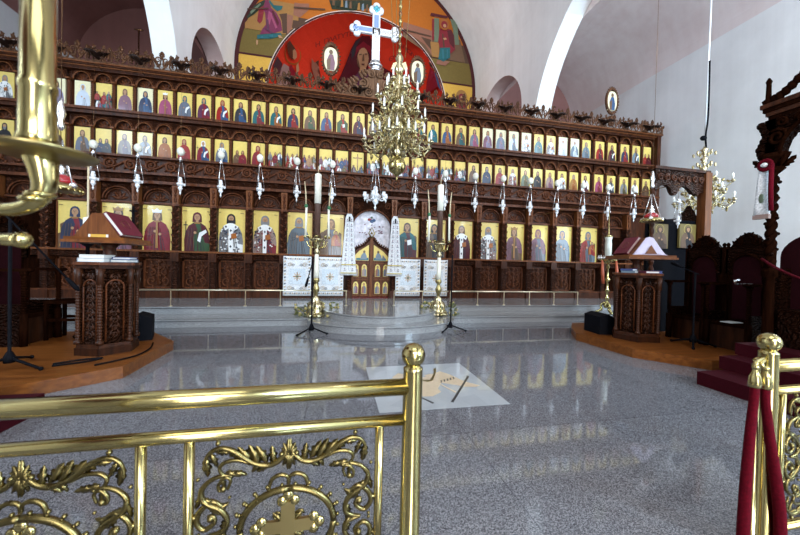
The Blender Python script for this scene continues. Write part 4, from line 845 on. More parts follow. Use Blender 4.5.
# ------------------------------------------------------------------ hanging lamps
SIL = [(.004, 0), (.018, .03), (.03, .06), (.012, .10), (.05, .15), (.075, .19), (.05, .23), (.085, .27), (.125, .31), (.09, .345), (.055, .37), (.07, .41), (.05, .44), (.055, .47), (.04, .50)]
def oil_lamp(x, y, z, label, top=6.64, egg=True, group='silver oil lamps before the icon screen', sc=1.):
    t = thing('oil_lamp', label, 'oil lamp', (x, y, z), group=group)
    mb = MB(); mb.lathe([(r*sc*.84, h*sc) for r, h in SIL], 'white_metal', (x, y, z), 12); 
    for k in range(3): a = 2*PI*k/3+.4; mb.ball((x+.10*sc*cos(a), y+.10*sc*sin(a), z+.30*sc), .03*sc, 'white_metal', 6, 4, (1, 1, 1.5))
    part('body', mb, t)
    zt = z+.98*sc
    for k in range(3):
        a = 2*PI*k/3+.4; mb = MB(); mb.tube([(x+.13*sc*cos(a), y+.13*sc*sin(a), z+.32*sc), (x+.03*cos(a), y+.03*sin(a), zt)], .007, 5, 'silver'); part('chain', mb, t)
    mb = MB(); mb.lathe([(.005, zt-.02), (.06, zt), (.02, zt+.05), (.03, zt+.07), (.012, zt+.1)], 'silver', (x, y, 0), 10); part('hanger_cap', mb, t)
    if egg: mb = MB(); mb.ball((x, y, zt+.24), .095, 'egg', 12, 8, (1, 1, 1.25)); part('egg', mb, t)
    mb = MB(); mb.tube([(x, y, zt+.08), (x, y, top)], .003, 5, 'bronze'); mb.tube([(x, y, top), (x, 10.45, top)], .010, 5, 'bronze'); part('wire', mb, t)
    return t
LX = [-6.35, -5.31, -4.26, -3.22, -2.17, -1.13, -.09, 2.54, 3.56, 4.63, 5.66, 6.70, 7.77, 8.85, 9.92, 11.08]
for i, x in enumerate(LX):
    oil_lamp(x, 10.12, 3.27, 'silver oil lamp under a white egg, %s of the hanging row' % (ordn(i+1)+' from the left end' if i < 7 else ordn(16-i)+' from the right end'))
t = oil_lamp(1.23, 9.95, 3.12, 'large silver oil lamp with clustered side cups hanging over the royal doors', 6.64, False, 'silver oil lamps before the icon screen', 1.5)
for k in range(6):
    a = 2*PI*k/6+.2; cx_, cy_ = 1.23+.34*cos(a), 9.95+.34*sin(a)
    mb = MB(); mb.tube(spl([(1.23+.08*cos(a), 9.95+.08*sin(a), 3.5), (1.23+.2*cos(a), 9.95+.2*sin(a), 3.44), (cx_, cy_, 3.50)], 4), .018, 5, 'white_metal'); mb.lathe([(.004, -.14), (.02, -.1), (.035, -.06), (.015, -.03), (.06, 0), (.07, .05), (.05, .1), (.055, .14)], 'white_metal', (cx_, cy_, 3.52), 10); part('side_cup', mb, t)
oil_lamp(7.05, 5.42, 2.36, 'silver oil lamp hanging inside the shrine at the right, above the stalls', 3.3, False, 'oil lamps at the shrine', .55)
def red_lamp(x, y, z, label, top):
    t = thing('red_oil_lamp', label, 'oil lamp', (x, y, z), group='red glass hanging lamps')
    mb = MB(); mb.lathe([(.01, 0), (.16, .0), (.175, .02), (.165, .045), (.135, .06), (.12, .075)], 'brass_dull', (x, y, z), 20)
    for k in range(20): a = 2*PI*k/20; mb.ball((x+.172*cos(a), y+.172*sin(a), z+.006), .016, 'brass', 5, 3)
    part('dish', mb, t)
    mb = MB(); mb.lathe([(.115, .07), (.12, .10), (.085, .15), (.055, .17)], 'red_glass', (x, y, z), 18); part('glass_cup', mb, t)
    mb = MB(); mb.lathe([(.06, .165), (.035, .2), (.05, .23), (.02, .26), (.03, .28), (.01, .31)], 'silver', (x, y, z), 12); part('lid', mb, t)
    for k in range(3):
        a = 2*PI*k/3-.4; mb = MB(); mb.tube([(x+.165*cos(a), y+.165*sin(a), z+.03), (x+.02*cos(a), y+.02*sin(a), z+.52)], .006, 5, 'silver'); mb.ball((x+.17*cos(a), y+.17*sin(a), z+.05), .035, 'silver', 6, 4); part('chain', mb, t)
    mb = MB(); mb.tube([(x, y, z+.5), (x, y, top)], .0035, 5, 'bronze'); mb.lathe([(.01, .62), (.035, .66), (.02, .72), (.04, .8), (.02, .9), (.012, .95)], 'silver', (x, y, z), 8); part('hanging_rod', mb, t)
red_lamp(-3.47, 4.96, 2.33, 'red glass oil lamp hanging just right of the brass candle', 8.5)
bpy.data.objects['red_oil_lamp'].scale = (1.25, 1.25, 1.25)
red_lamp(5.83, 4.96, 2.39, 'red glass oil lamp hanging over the lectern at the right', 9.9)
# ------------------------------------------------------------------ chandeliers
def chandelier(loc, tiers, label, bulbs, top, orb):
    t = thing('chandelier', label, 'chandelier', loc)
    x, y, z = loc
    if orb:
        mb = MB(); mb.lathe([(.004, -.02), (.02, .02), (.012, .06), (.05, .09), (.14, .16), (.17, .26), (.14, .36), (.06, .42), (.04, .46)], 'brass', loc, 20); part('globe', mb, t)
    mb = MB(); H = top
    prof = [(.03, .44 if orb else 0)]
    zz = prof[0][1]
    while zz < H-.05: prof += [(.035, zz+.03), (.075, zz+.08), (.05, zz+.12), (.10, zz+.17), (.04, zz+.22), (.03, zz+.26)]; zz += .26
    mb.lathe(prof, 'pale_gold', loc, 12)
    for k in range(10):
        for zz in (.62, .95, 1.3, 1.62):
            if zz < H: a = 2*PI*k/10; r = .14+.10*(k % 2); mb.ball((x+r*cos(a), y+r*sin(a), z+zz), .035, 'pale_gold', 5, 3, (1, 1, 1.8))
    part('shaft', mb, t)
    for R, zt, n, a0 in tiers:
        am = MB()
        am.tube(spl([(.05, 0, .04), (R*.3, 0, .14), (R*.55, 0, -.02), (R*.8, 0, -.07), (R, 0, .05)], 5), [.016, .013, .012], 6, 'pale_gold')
        am.tube([(R*.45+.055*cos(q), 0, .07+.055*sin(q)) for q in [PI*2*i/12 for i in range(10)]], .010, 5, 'pale_gold')
        am.tube([(R*.72+.07*cos(q), 0, .03+.06*sin(q)) for q in [PI*2*i/12 for i in range(11)]], .010, 5, 'pale_gold')
        for u, v, a in ((.3, .17, 1.2), (.5, .02, -1.), (.62, .09, .9), (.78, -.10, -1.4), (.9, .03, 2.2), (.2, .06, -.6)): leafp(am, R*u, 0, v, a, .10, .07, 'brass_dull', .02)
        am.lathe([(.005, -.05), (.03, -.02), (.055, .0), (.06, .015), (.025, .03), (.025, .06)], 'pale_gold', (R, 0, .06), 8); am.ball((R*.66, 0, -.11), .022, 'pale_gold', 6, 4)
        am = am.mesh('arm')
        cm_ = MB()
        if bulbs: cm_.lathe([(.014, 0), (.016, .05), (.03, .09), (.033, .115), (.022, .15), (.004, .175)], 'white_bulb', (R, 0, .11), 8)
        else: cm_.lathe([(.017, 0), (.017, .16), (.006, .175), (.003, .20)], 'white_bulb', (R, 0, .10), 8)
        cm_ = cm_.mesh('candle')
        for k in range(n):
            a = a0+2*PI*k/n; c, s = cos(a), sin(a)
            put('arm', am, t, (0, 0, zt), a); put('bulb' if bulbs else 'candle', cm_, t, (0, 0, zt), a)
    return t
ch = chandelier((1.14, 6.0, 3.08), [(.64, .60, 12, .1), (.38, .74, 6, .3), (.51, 1.04, 10, .25), (.40, 1.46, 8, .05), (.2, 1.74, 5, .2)], 'big gold chandelier with three tiers of candles hanging before the royal doors', False, 2.0, True)
mb = MB(); mb.lathe([(.02, 5.02), (.06, 5.08), (.1, 5.16), (.05, 5.26), (.08, 5.36), (.03, 5.46)], 'pale_gold', (1.14, 6, 0), 10)
for s in (-1, 1): mb.obox((1.14+s*.08, 6, 5.22), (.06, 0, .03), (0, .015, 0), (-.02*s, 0, .06), 'pale_gold')
part('finial', mb, ch)
mb = MB()
mb.tube([(1.14, 6, 5.4), (1.14, 6, 15.8)], .02, 6, 'brass_dull')
for k in range(40): mb.ball((1.14, 6, 5.5+k*.14), .035, 'bronze' if k % 2 else 'brass_dull', 6, 4, (1, 1, 1.6))
part('chain', mb, ch)
mb = MB()
for dx in (-.45, .45, -.2): mb.tube([(1.14+dx*.25, 6, 5.4), (1.14+dx*3.2*.5, 6.2, 15.4)], .006, 4, 'brass_dull')
part('stay_wire', mb, ch)
c2 = chandelier((10.22, 7.2, 3.18), [(.66, .16, 8, .2), (.46, .44, 6, .5), (.58, .70, 6, .0)], 'gold chandelier with white bulbs hanging behind the shrine post at the right', True, 1.75, False)
mb = MB(); mb.tube([(10.22, 7.2, 4.85), (10.30, 7.2, 12.3)], .022, 6, 'white_metal'); mb.tube(spl([(10.24, 7.17, 4.9), (10.20, 7.17, 5.3), (10.26, 7.17, 5.9), (10.25, 7.17, 7.4)]), .022, 6, 'rubber'); mb.ball((10.12, 7.17, 5.22), .07, 'rubber', 8, 5, (1.3, 1, 1)); part('cable', mb, c2)
# ------------------------------------------------------------------ great candle stands
BASE = [(.30, 0), (.33, .04), (.26, .08), (.20, .12), (.25, .22), (.20, .32), (.11, .38), (.12, .42), (.07, .47), (.05, .52)]
def great_stand(x, y, z0, label, taps, tall):
    t = thing('candle_stand', label, 'candle stand', (x, y, z0), group='great brass candle stands on the ambo step')
    mb = MB(); mb.lathe([(r*.82, z) for r, z in BASE], 'pale_gold', (x, y, z0), 18)
    for k in range(3): a = 2*PI*k/3+.5; mb.ball((x+.27*cos(a), y+.27*sin(a), z0+.05), .06, 'brass_dull', 8, 5, (1, 1, .8)); mb.tube(spl([(x+.27*cos(a), y+.27*sin(a), z0+.08), (x+.2*cos(a), y+.2*sin(a), z0+.2), (x+.21*cos(a), y+.21*sin(a), z0+.3), (x+.1*cos(a), y+.1*sin(a), z0+.36)], 4), .02, 5, 'brass')
    part('base', mb, t)
    mb = MB(); mb.lathe([(.04, .42), (.045, .55), (.075, .62), (.085, .68), (.05, .76), (.04, .80), (.08, .86), (.07, .92), (.045, .95)], 'brass_dull', (x, y, z0), 14); part('knop', mb, t)
    mb = MB(); mb.lathe([(.065, .93), (.058, 1.15), (.05, 1.45), (.045, 1.50)], 'taper_white', (x, y, z0), 12); part('white_shaft', mb, t)
    mb = MB(); mb.lathe([(.04, 1.5), (.075, 1.56), (.045, 1.62), (.07, 1.68), (.08, 1.74), (.10, 1.80), (.17, 1.84), (.18, 1.87), (.10, 1.88), (.07, 1.95)], 'pale_gold', (x, y, z0), 20)
    for k in range(8): a = 2*PI*k/8; mb.tube(spl([(x+.1*cos(a), y+.1*sin(a), z0+1.66), (x+.2*cos(a), y+.2*sin(a), z0+1.70), (x+.24*cos(a), y+.24*sin(a), z0+1.82)], 4), .014, 5, 'brass'); mb.lathe([(.01, 0), (.035, .03), (.04, .05), (.02, .06)], 'brass', (x+.28*cos(a), y+.28*sin(a), z0+1.88), 6)
    part('tray', mb, t)
    mb = MB(); mb.lathe([(.075, 1.93), (.07, 2.72), (.075, 2.74)], 'dark_wax', (x, y, z0), 12); part('dark_sleeve', mb, t)
    mb = MB(); mb.lathe([(.078, 2.72), (.078, tall), (.05, tall+.02), (.01, tall+.03)], 'wax', (x, y, z0), 14); mb.cyl((x, y, z0+tall+.02), (x, y, z0+tall+.2), .009, 'taper_wax', 5); part('candle', mb, t)
    for k, (dx, zm, zt) in enumerate(taps):
        mb = MB(); mb.tube([(x+dx, y, z0+1.9), (x+dx+.01*(1 if dx < 0 else -1), y, zm)], .026, 7, 'taper_white'); mb.tube([(x+dx, y, zm), (x+dx*1.04, y, zm+.3), (x+dx*1.16, y, zt)], [.018, .015, .008], 6, 'taper_wax'); p_ = part('taper', mb, t)
        mb = MB(); mb.lathe([(.03, -.04), (.04, -.02), (.04, .02), (.03, .04)], 'green', (x+dx, y, zm), 8); put('green_band', mb.mesh('green_band', wloc(t)), p_)
    return t
great_stand(-.40, 8.0, .17, 'tall brass stand with a great white candle, left of the royal doors', [(-.27, 2.82, 3.4), (.27, 2.80, 3.38)], 3.42)
great_stand(2.70, 8.0, .17, 'tall brass stand with a great white candle, right of the royal doors', [(-.30, 2.78, 3.42), (.26, 2.78, 3.40)], 3.38)
for x, lab in ((-.36, 'left'), (2.74, 'right')):
    t = thing('flower_wreath', 'wreath of dark leaves and yellow flowers at the candle stand %s of the royal doors' % lab, 'flowers', (x, 8.0, .17), group='flower wreaths at the candle stands')
    a_ = MB(); b_ = MB()
    for k in range(90):
        a = random.uniform(0, 2*PI); r = random.uniform(.30, .52); z = .17+random.uniform(.02, .34)*(1-(r-.3)*1.2); L = random.uniform(.06, .12)
        d = Vector((cos(a+random.uniform(-.6, .6)), sin(a), random.uniform(-.1, .8))).normalized(); w_ = d.orthogonal().normalized()*.03; c = Vector((x+r*cos(a), 8+r*sin(a)*.9, z))
        a_.add([c-d*.02, c+d*L*.5+w_, c+d*L, c+d*L*.5-w_], [(0, 1, 2, 3)], 'leaf')
        if k % 3 == 0: b_.ball(c+d*L*.6, random.uniform(.022, .04), 'flower', 6, 4)
    part('leaves', a_, t); part('flowers', b_, t)
# slim stand at the right with one candle
x, y = 7.9, 8.0
t = thing('candle_stand', 'slender ornate brass candle stand with one white candle beside the right lectern', 'candle stand', (x, y, .17))
mb = MB(); mb.lathe([(.06, .16), (.09, .24), (.05, .32), (.03, .38), (.07, .44), (.03, .5), (.03, .62), (.07, .68), (.03, .74), (.03, .92), (.08, 1.0), (.03, 1.06), (.028, 1.3), (.06, 1.36), (.03, 1.44), (.10, 1.5), (.17, 1.56), (.18, 1.6), (.08, 1.6)], 'brass', (x, y, .17), 14); part('stem', mb, t)
for k in range(3):
    a = 2*PI*k/3+.3; mb = MB(); mb.tube(spl([(x+.05*cos(a), y+.05*sin(a), .50), (x+.14*cos(a), y+.14*sin(a), .40), (x+.13*cos(a), y+.13*sin(a), .28), (x+.24*cos(a), y+.24*sin(a), .20)], 4), [.03, .035, .045, .03], 6, 'brass'); mb.ball((x+.25*cos(a), y+.25*sin(a), .205), .035, 'brass', 6, 4); part('foot', mb, t)
mb = MB()
for k in range(10): a = 2*PI*k/10; mb.lathe([(.01, 0), (.035, .03), (.035, .06), (.018, .07), (.015, .12)], 'silver', (x+.24*cos(a), y+.24*sin(a), 1.76), 6); mb.tube([(x+.1*cos(a), y+.1*sin(a), 1.68), (x+.24*cos(a), y+.24*sin(a), 1.76)], .01, 4, 'brass')
part('candle_cups', mb, t)
mb = MB(); mb.lathe([(.085, 1.77), (.09, 2.2), (.08, 2.32), (.10, 2.4), (.05, 2.42)], 'wax', (x, y, 0), 12); part('candle', mb, t)
mb = MB(); mb.lathe([(.02, 2.4), (.12, 2.43), (.04, 2.47), (.015, 2.5), (.012, 3.2)], 'brass', (x, y, 0), 8); part('cap_rod', mb, t)
for s in (-1, 1):
    mb = MB(); mb.tube([(x+s*.24, y-.05, 1.72), (x+s*.25, y-.08, 1.35), (x+s*.22, y-.08, 1.05)], [.025, .05, .04], 6, 'orange_red'); part('ribbon', mb, t)
# low brass rails along the sanctuary edge
def low_rail(xs, x_end, label):
    t = thing('low_rail', label, 'rail', (xs[0], 8.62, .34), group='low brass rails on the sanctuary edge')
    mb = MB(); mb.tube([(xs[0], 8.62, .735), (x_end, 8.62, .735)], .019, 8, 'cream_metal'); part('top_rail', mb, t)
    for x in xs: mb = MB(); mb.lathe([(.04, 0), (.035, .015), (.013, .02), (.013, .39)], 'cream_metal', (x, 8.62, .34), 8); part('post', mb, t)
low_rail([-4.63+.83*k for k in range(7)], .37, 'low thin brass rail along the left half of the step edge')
low_rail([1.64, 2.45], 3.2, 'short low brass rail between the royal doors and the black microphone stand')
low_rail([3.27+.835*k for k in range(6)], 7.45, 'low thin brass rail along the right half of the step edge')
# ------------------------------------------------------------------ microphone stands
def mic_stand(x, y, z, h, label, spread=.38, boom=None, a0=.2, up=.05):
    t = thing('microphone_stand', label, 'microphone stand', (x, y, z), group='black microphone stands')
    mb = MB(); mb.lathe([(.05, up+.02), (.055, up+.08), (.03, up+.14), (.016, up+.16), (.016, h)], 'black', (x, y, z), 10); part('pole', mb, t)
    for k in range(3):
        a = a0+2*PI*k/3; mb = MB(); mb.tube([(x, y, z+up+.08), (x+spread*cos(a), y+spread*sin(a), z+.02)], [.018, .015], 6, 'black'); mb.ball((x+spread*cos(a), y+spread*sin(a), z+.022), .025, 'rubber', 6, 4); part('leg', mb, t)
    if boom:
        mb = MB(); b = Vector((x, y, z+h)); mb.tube([b-(Vector(boom)-b)*.25, boom], .011, 6, 'black'); part('boom', mb, t)
        d = (Vector(boom)-b).normalized(); mb = MB(); mb.tube([boom, Vector(boom)+d*.06, Vector(boom)+d*.16, Vector(boom)+d*.2], [.018, .024, .028, .012], 8, 'black'); part('microphone', mb, t)
    return t
mic_stand(-.42, 6.85, 0, 1.5, 'black microphone stand in front of the left great candle stand', .34, (-.50, 6.8, 1.16), -.35)
mic_stand(2.62, 6.85, 0, 1.72, 'black microphone stand in front of the right great candle stand', .34, None, -.35)
mic_stand(-3.72, 4.62, .15, 1.75, 'black microphone stand with boom on the left wooden platform, before the dark stall', .42, (-3.25, 4.75, 1.22), -.3)
mic_stand(6.28, 4.50, .15, 1.30, 'black microphone stand between the right lectern and the stalls', .34, (6.26, 4.72, 1.55), -.4)
# ------------------------------------------------------------------ chanters' platforms, lecterns and books
mb = MB(); pl = [(-2.53, 5.85), (-2.52, 4.55), (-3.2, 4.0), (-3.55, 3.72), (-7.5, 3.72), (-7.5, 6.75), (-3.3, 6.75), (-2.94, 6.31)]
mb.slab(pl, 0, .15, 'deck'); single('platform', mb, 'low polished orange-brown wooden platform under the left lectern', 'platform', (-4.5, 5.2, 0), 'chanters platforms')
mb = MB(); pr = [(4.93, 5.72), (4.97, 4.48), (5.6, 3.74), (8.6, 3.45), (8.6, 6.75), (5.7, 6.75), (5.30, 6.3)]
mb.slab(pr, 0, .15, 'deck'); single('platform', mb, 'low polished orange-brown wooden platform under the right lectern and stalls', 'platform', (6.5, 5.1, 0), 'chanters platforms')
def lectern(cx, cy, R, a0, label, ztop=1.42, z0=.15):
    t = thing('lectern', label, 'lectern', (cx, cy, z0), group='carved chanters lecterns')
    vx = [(cx+R*cos(a0+PI/3*k), cy+R*sin(a0+PI/3*k)) for k in range(6)]
    mb = MB(); mb.slab([(cx+(x-cx)*.93, cy+(y-cy)*.93) for x, y in vx], z0, ztop, 'dark_carved'); part('body', mb, t)
    mb = MB(); mb.slab([(cx+(x-cx)*1.12, cy+(y-cy)*1.12) for x, y in vx], z0, z0+.10, 'dark_wood'); mb.slab([(cx+(x-cx)*1.06, cy+(y-cy)*1.06) for x, y in vx], z0+.1, z0+.15, 'dark_vine'); part('foot', mb, t)
    mb = MB(); mb.slab([(cx+(x-cx)*1.10, cy+(y-cy)*1.10) for x, y in vx], ztop-.09, ztop-.04, 'dark_wood'); mb.slab([(cx+(x-cx)*1.18, cy+(y-cy)*1.18) for x, y in vx], ztop-.04, ztop, 'vine'); part('cap', mb, t)
    for x, y in vx:
        mb = MB(); mb.lathe([(.045, z0+.15), (.045, z0+.2)]+[(r, z+0) for r, z in twist_beads(.026, z0+.2, ztop-.32, .04, 1.2)]+[(.045, ztop-.30), (.04, ztop-.2), (.055, ztop-.09)], 'dark_vine', (x, y, 0), 10); part('twisted_column', mb, t)
    for k in range(6):
        (xa, ya), (xb, yb) = vx[k], vx[(k+1) % 6]; m = ((xa+xb)/2, (ya+yb)/2); ang = math.atan2(yb-ya, xb-xa); L = math.hypot(xb-xa, yb-ya)
        pm_ = MB(); w_ = L*.30
        pm_.tube([(-w_, 0, 0.18), (-w_, 0, ztop-z0-.34)]+[(u, 0, v) for u, v in arc(0, ztop-z0-.34, w_, w_, PI, 0, 10)]+[(w_, 0, .18)], .012, 5, 'vine')
        for j in range(9):
            z = .26+j*.098; pm_.tube(spiral(.0, z, .042, 0 if j % 2 else PI, 1.3 if j % 2 else -1.3, .004, 10), .008, 5, 'dark_vine'); leafp(pm_, -.055, .006, z, 1.2, .08, .04, 'dark_vine', .012); leafp(pm_, .055, .006, z, PI-1.2, .08, .04, 'dark_vine', .012)
        for s in (-1, 1): leafp(pm_, s*w_, 0, ztop-z0-.2, PI/2-s*.7, .10, .06, 'dark_vine')
        mb = MB(); f = .95; ca, sa_ = cos(ang), sin(ang); mx, my = cx+(m[0]-cx)*f, cy+(m[1]-cy)*f
        mb.merge(pm_, lambda p: (mx+p[0]*ca-p[1]*sa_, my+p[0]*sa_+p[1]*ca, z0+p[2])); part('carved_panel', mb, t)
    mb = MB(); mb.lathe([(.12, ztop), (.13, ztop+.03), (.08, ztop+.08), (.07, ztop+.2), (.12, ztop+.26)], 'wood', (cx, cy, 0), 14); part('turntable_stem', mb, t)
    return t
lectern(-3.15, 5.36, .32, math.radians(-76), 'carved six-sided wooden lectern on the left platform carrying a red book')
lectern(5.76, 5.16, .37, math.radians(-131), 'carved six-sided wooden lectern on the right platform carrying a red book', 1.42)
def desk(cx, cy, z, hw, gx, gh, rz, name_l):
    t = thing('book_desk', name_l, 'book stand', (cx, cy, z), rz, 'revolving book stands')
    mb = MB(); mb.box(-hw-.02, hw+.02, -hw-.02, hw+.02, 0, .035, 'tan_wood'); mb.box(-hw, hw, -hw, hw, .035, .075, 'deck'); part('shelf', mb, t, True)
    mb = MB(); mb.prism([(-gx, .075), (gx, .075), (.06, gh), (-.06, gh)], -.28, .28, 'tan_wood'); part('sloped_rest', mb, t, True); return t
desk(-3.14, 5.36, 1.68, .34, .27, .40, .02, 'wooden revolving book stand on top of the left lectern')
desk(5.80, 5.16, 1.68, .40, .30, .40, -.30, 'wooden revolving book stand on top of the right lectern')
def book(name, label, loc, rot, w, d, h, cover, page, group='books around the lecterns', cross=False):
    t = thing(name, label, 'book', loc, 0, group); t.rotation_euler = rot
    mb = MB(); mb.box(-w/2, w/2, -d/2, d/2, 0, .008, cover); mb.box(-w/2, w/2, -d/2, d/2, h-.008, h, cover); mb.box(-w/2, -w/2+.01, -d/2, d/2, 0, h, cover); part('cover', mb, t, True)
    mb = MB(); mb.box(-w/2+.01, w/2-.008, -d/2+.008, d/2-.008, .008, h-.008, page); part('pages', mb, t, True)
    if cross: mb = MB(); mb.tube([(.11*cos(a)*.6, .15*sin(a)*.6, h+.002) for a in [2*PI*k/16 for k in range(17)]], .004, 4, 'bronze'); part('cover_ornament', mb, t, True)
    return t
sl = math.atan2(.325, .225)
book('red_book', 'large dark red service book leaning on the left book stand', (-2.975, 5.33, 1.93), (0, sl, .02), .37, .50, .05, 'book_red', 'paper', cross=True)
mb = MB(); mb.box(-.17, .17, -.22, .22, 0, .006, 'paper'); o = single('paper_sheet', mb, 'white sheets lying on the far slope of the left book stand', 'paper', (-3.315, 5.36, 1.93), local=True); o.rotation_euler = (0, -sl, .02)
mb = MB(); mb.box(-.09, .09, -.012, .012, 0, .04, 'p_muralyellow'); mb.box(-.115, -.09, -.012, .012, 0, .04, 'paper'); mb.box(.09, .115, -.012, .012, 0, .04, 'paper'); single('yellow_box', mb, 'small yellow and white box on the left book stand shelf', 'box', (-3.12, 5.09, 1.756), local=True)
book('red_book', 'large dark red service book on the near slope of the right book stand', (5.635, 5.25, 1.925), (0, -sl, -.30), .38, .44, .05, 'book_red', 'p_blush', cross=True)
mb = MB()
q = [[(-.29+.58*i/10, -.292-.008*sin(i*1.3)-.05*(1-j/5), .08+(.335*(1-max(0, abs(i-5)/5-.16)/.84))*j/5) for i in range(11)] for j in range(6)]
mb.add([p for r in q for p in r], [(j*11+i, j*11+i+1, (j+1)*11+i+1, (j+1)*11+i) for j in range(5) for i in range(10)], 'lilac_paper', True)
o = single('lilac_cloth', mb, 'lilac cloth draped over the end of the right book stand', 'cloth', (5.80, 5.16, 1.68), rz=-.30, local=True)
mb = MB(); mb.prism([(-.10, .10), (.10, .10), (0, .26)], -.352, -.345, 'tan_wood'); put('opening', mb.mesh('opening'), o)
md = o.modifiers.new('thick', 'SOLIDIFY'); md.thickness = .006; md.offset = 0
for nm, d, x, y, z, w_, dd, h, cv, pg, rz in (
 ('closed_book', 'wide grey-white book under another on the left lectern cap', -3.20, 5.20, 1.42, .30, .28, .055, 'book_gray', 'paper', .03), ('closed_book', 'cream book lying on top of the grey book on the left lectern', -3.20, 5.21, 1.475, .28, .26, .045, 'paper', 'paper', .05),
 ('closed_book', 'light blue book lying flat at the right rim of the left lectern', -2.93, 5.30, 1.42, .22, .24, .04, 'p_steel', 'paper', -.05), ('closed_book', 'dark blue book stacked on the light blue one on the left lectern', -2.93, 5.31, 1.46, .21, .22, .035, 'book_blue', 'paper', .08),
 ('closed_book', 'blue book at the left rim of the right lectern cap', 5.54, 5.10, 1.42, .26, .22, .04, 'p_steel', 'paper', .5), ('closed_book', 'blue-grey book stacked on the blue one at the left rim of the right lectern', 5.53, 5.11, 1.46, .24, .2, .04, 'book_blue', 'paper', .4),
 ('closed_book', 'white-edged book with red cover on the right lectern', 5.80, 4.95, 1.42, .26, .2, .045, 'book_red', 'paper', -.2), ('closed_book', 'deep blue book at the right rim of the right lectern', 6.02, 5.06, 1.42, .24, .2, .05, 'book_blue', 'book_blue', -.3)):
    book(nm, d, (x, y, z), (0, 0, rz), w_, dd, h, cv, pg)
t = thing('small_cross', 'small dark cross rising behind the left book stand', 'cross', (-3.02, 5.66, 1.755)); mb = MB(); mb.box(-.012, .012, -.008, .008, 0, .52, 'black'); mb.box(-.05, .05, -.008, .008, .44, .462, 'black'); part('cross', mb, t, True)
t = thing('table_candle', 'white candle in a dark holder behind the left lectern', 'candle', (-4.02, 6.3, .15))
mb = MB(); mb.lathe([(.16, 0), (.17, .03), (.04, .07), (.025, .12), (.025, 1.5), (.09, 1.55), (.1, 1.6), (.05, 1.62)], 'black', (0, 0, 0), 12); part('holder', mb, t, True)
mb = MB(); mb.lathe([(.065, 1.62), (.06, 1.98), (.02, 2.0)], 'wax', (0, 0, 0), 12); part('candle', mb, t, True); mb = MB(); mb.lathe([(.02, 1.98), (.015, 2.1), (.014, 2.9)], 'taper_wax', (0, 0, 0), 6); part('taper', mb, t, True)
# wedge monitors
def monitor(loc, rz, label):
    t = thing('floor_monitor', label, 'loudspeaker', loc, rz, 'black wedge loudspeakers')
    mb = MB(); mb.prism([(-.36, 0), (.36, 0), (.36, .10), (-.20, .42), (-.36, .36)], -.24, .24, 'black'); part('cabinet', mb, t, True)
    mb = MB(); mb.prism([(.33, .125), (.31, .145), (-.15, .41), (-.13, .39)], -.21, .21, 'rubber'); part('grille', mb, t, True); return t
monitor((5.68, 5.70, .15), -.12, 'black wedge loudspeaker on the right platform beside the lectern')
monitor((-3.30, 6.02, .15), -2.75, 'black wedge loudspeaker on the left platform behind the lectern')
mb = MB(); mb.tube(spl([(-2.75, 5.7, .16), (-2.62, 5.35, .162), (-2.6, 5.0, .162), (-2.72, 4.75, .162), (-2.85, 4.6, .162)]), .011, 5, 'rubber'); single('cable', mb, 'black cable curling over the right rim of the left platform', 'cable', (-2.7, 5.2, .15))
mb = MB(); mb.tube(spl([(-3.3, 4.62, .165), (-3.05, 4.75, .165), (-2.95, 4.9, .165), (-3.15, 4.85, .165), (-3.35, 4.7, .165)]), .012, 5, 'rubber'); single('cable', mb, 'loop of black cable at the foot of the left microphone stand', 'cable', (-3.2, 4.75, .15))
# dark stool seen between the left stall and lectern
t = thing('stool', 'dark open-framed stool between the left stall and lectern', 'stool', (-4.2, 6.25, .15))
mb = MB(); mb.box(-.24, .24, -.2, .2, .58, .63, 'black_wood'); part('seat', mb, t, True)
for a in (-1, 1):
    for b in (-1, 1): mb = MB(); mb.box(a*.22-.02, a*.22+.02, b*.18-.02, b*.18+.02, 0, .58, 'black_wood'); part('leg', mb, t, True)
for b in (-1, 1): mb = MB(); mb.box(-.22, .22, b*.18-.015, b*.18+.015, .30, .345, 'black_wood'); part('stretcher', mb, t, True)
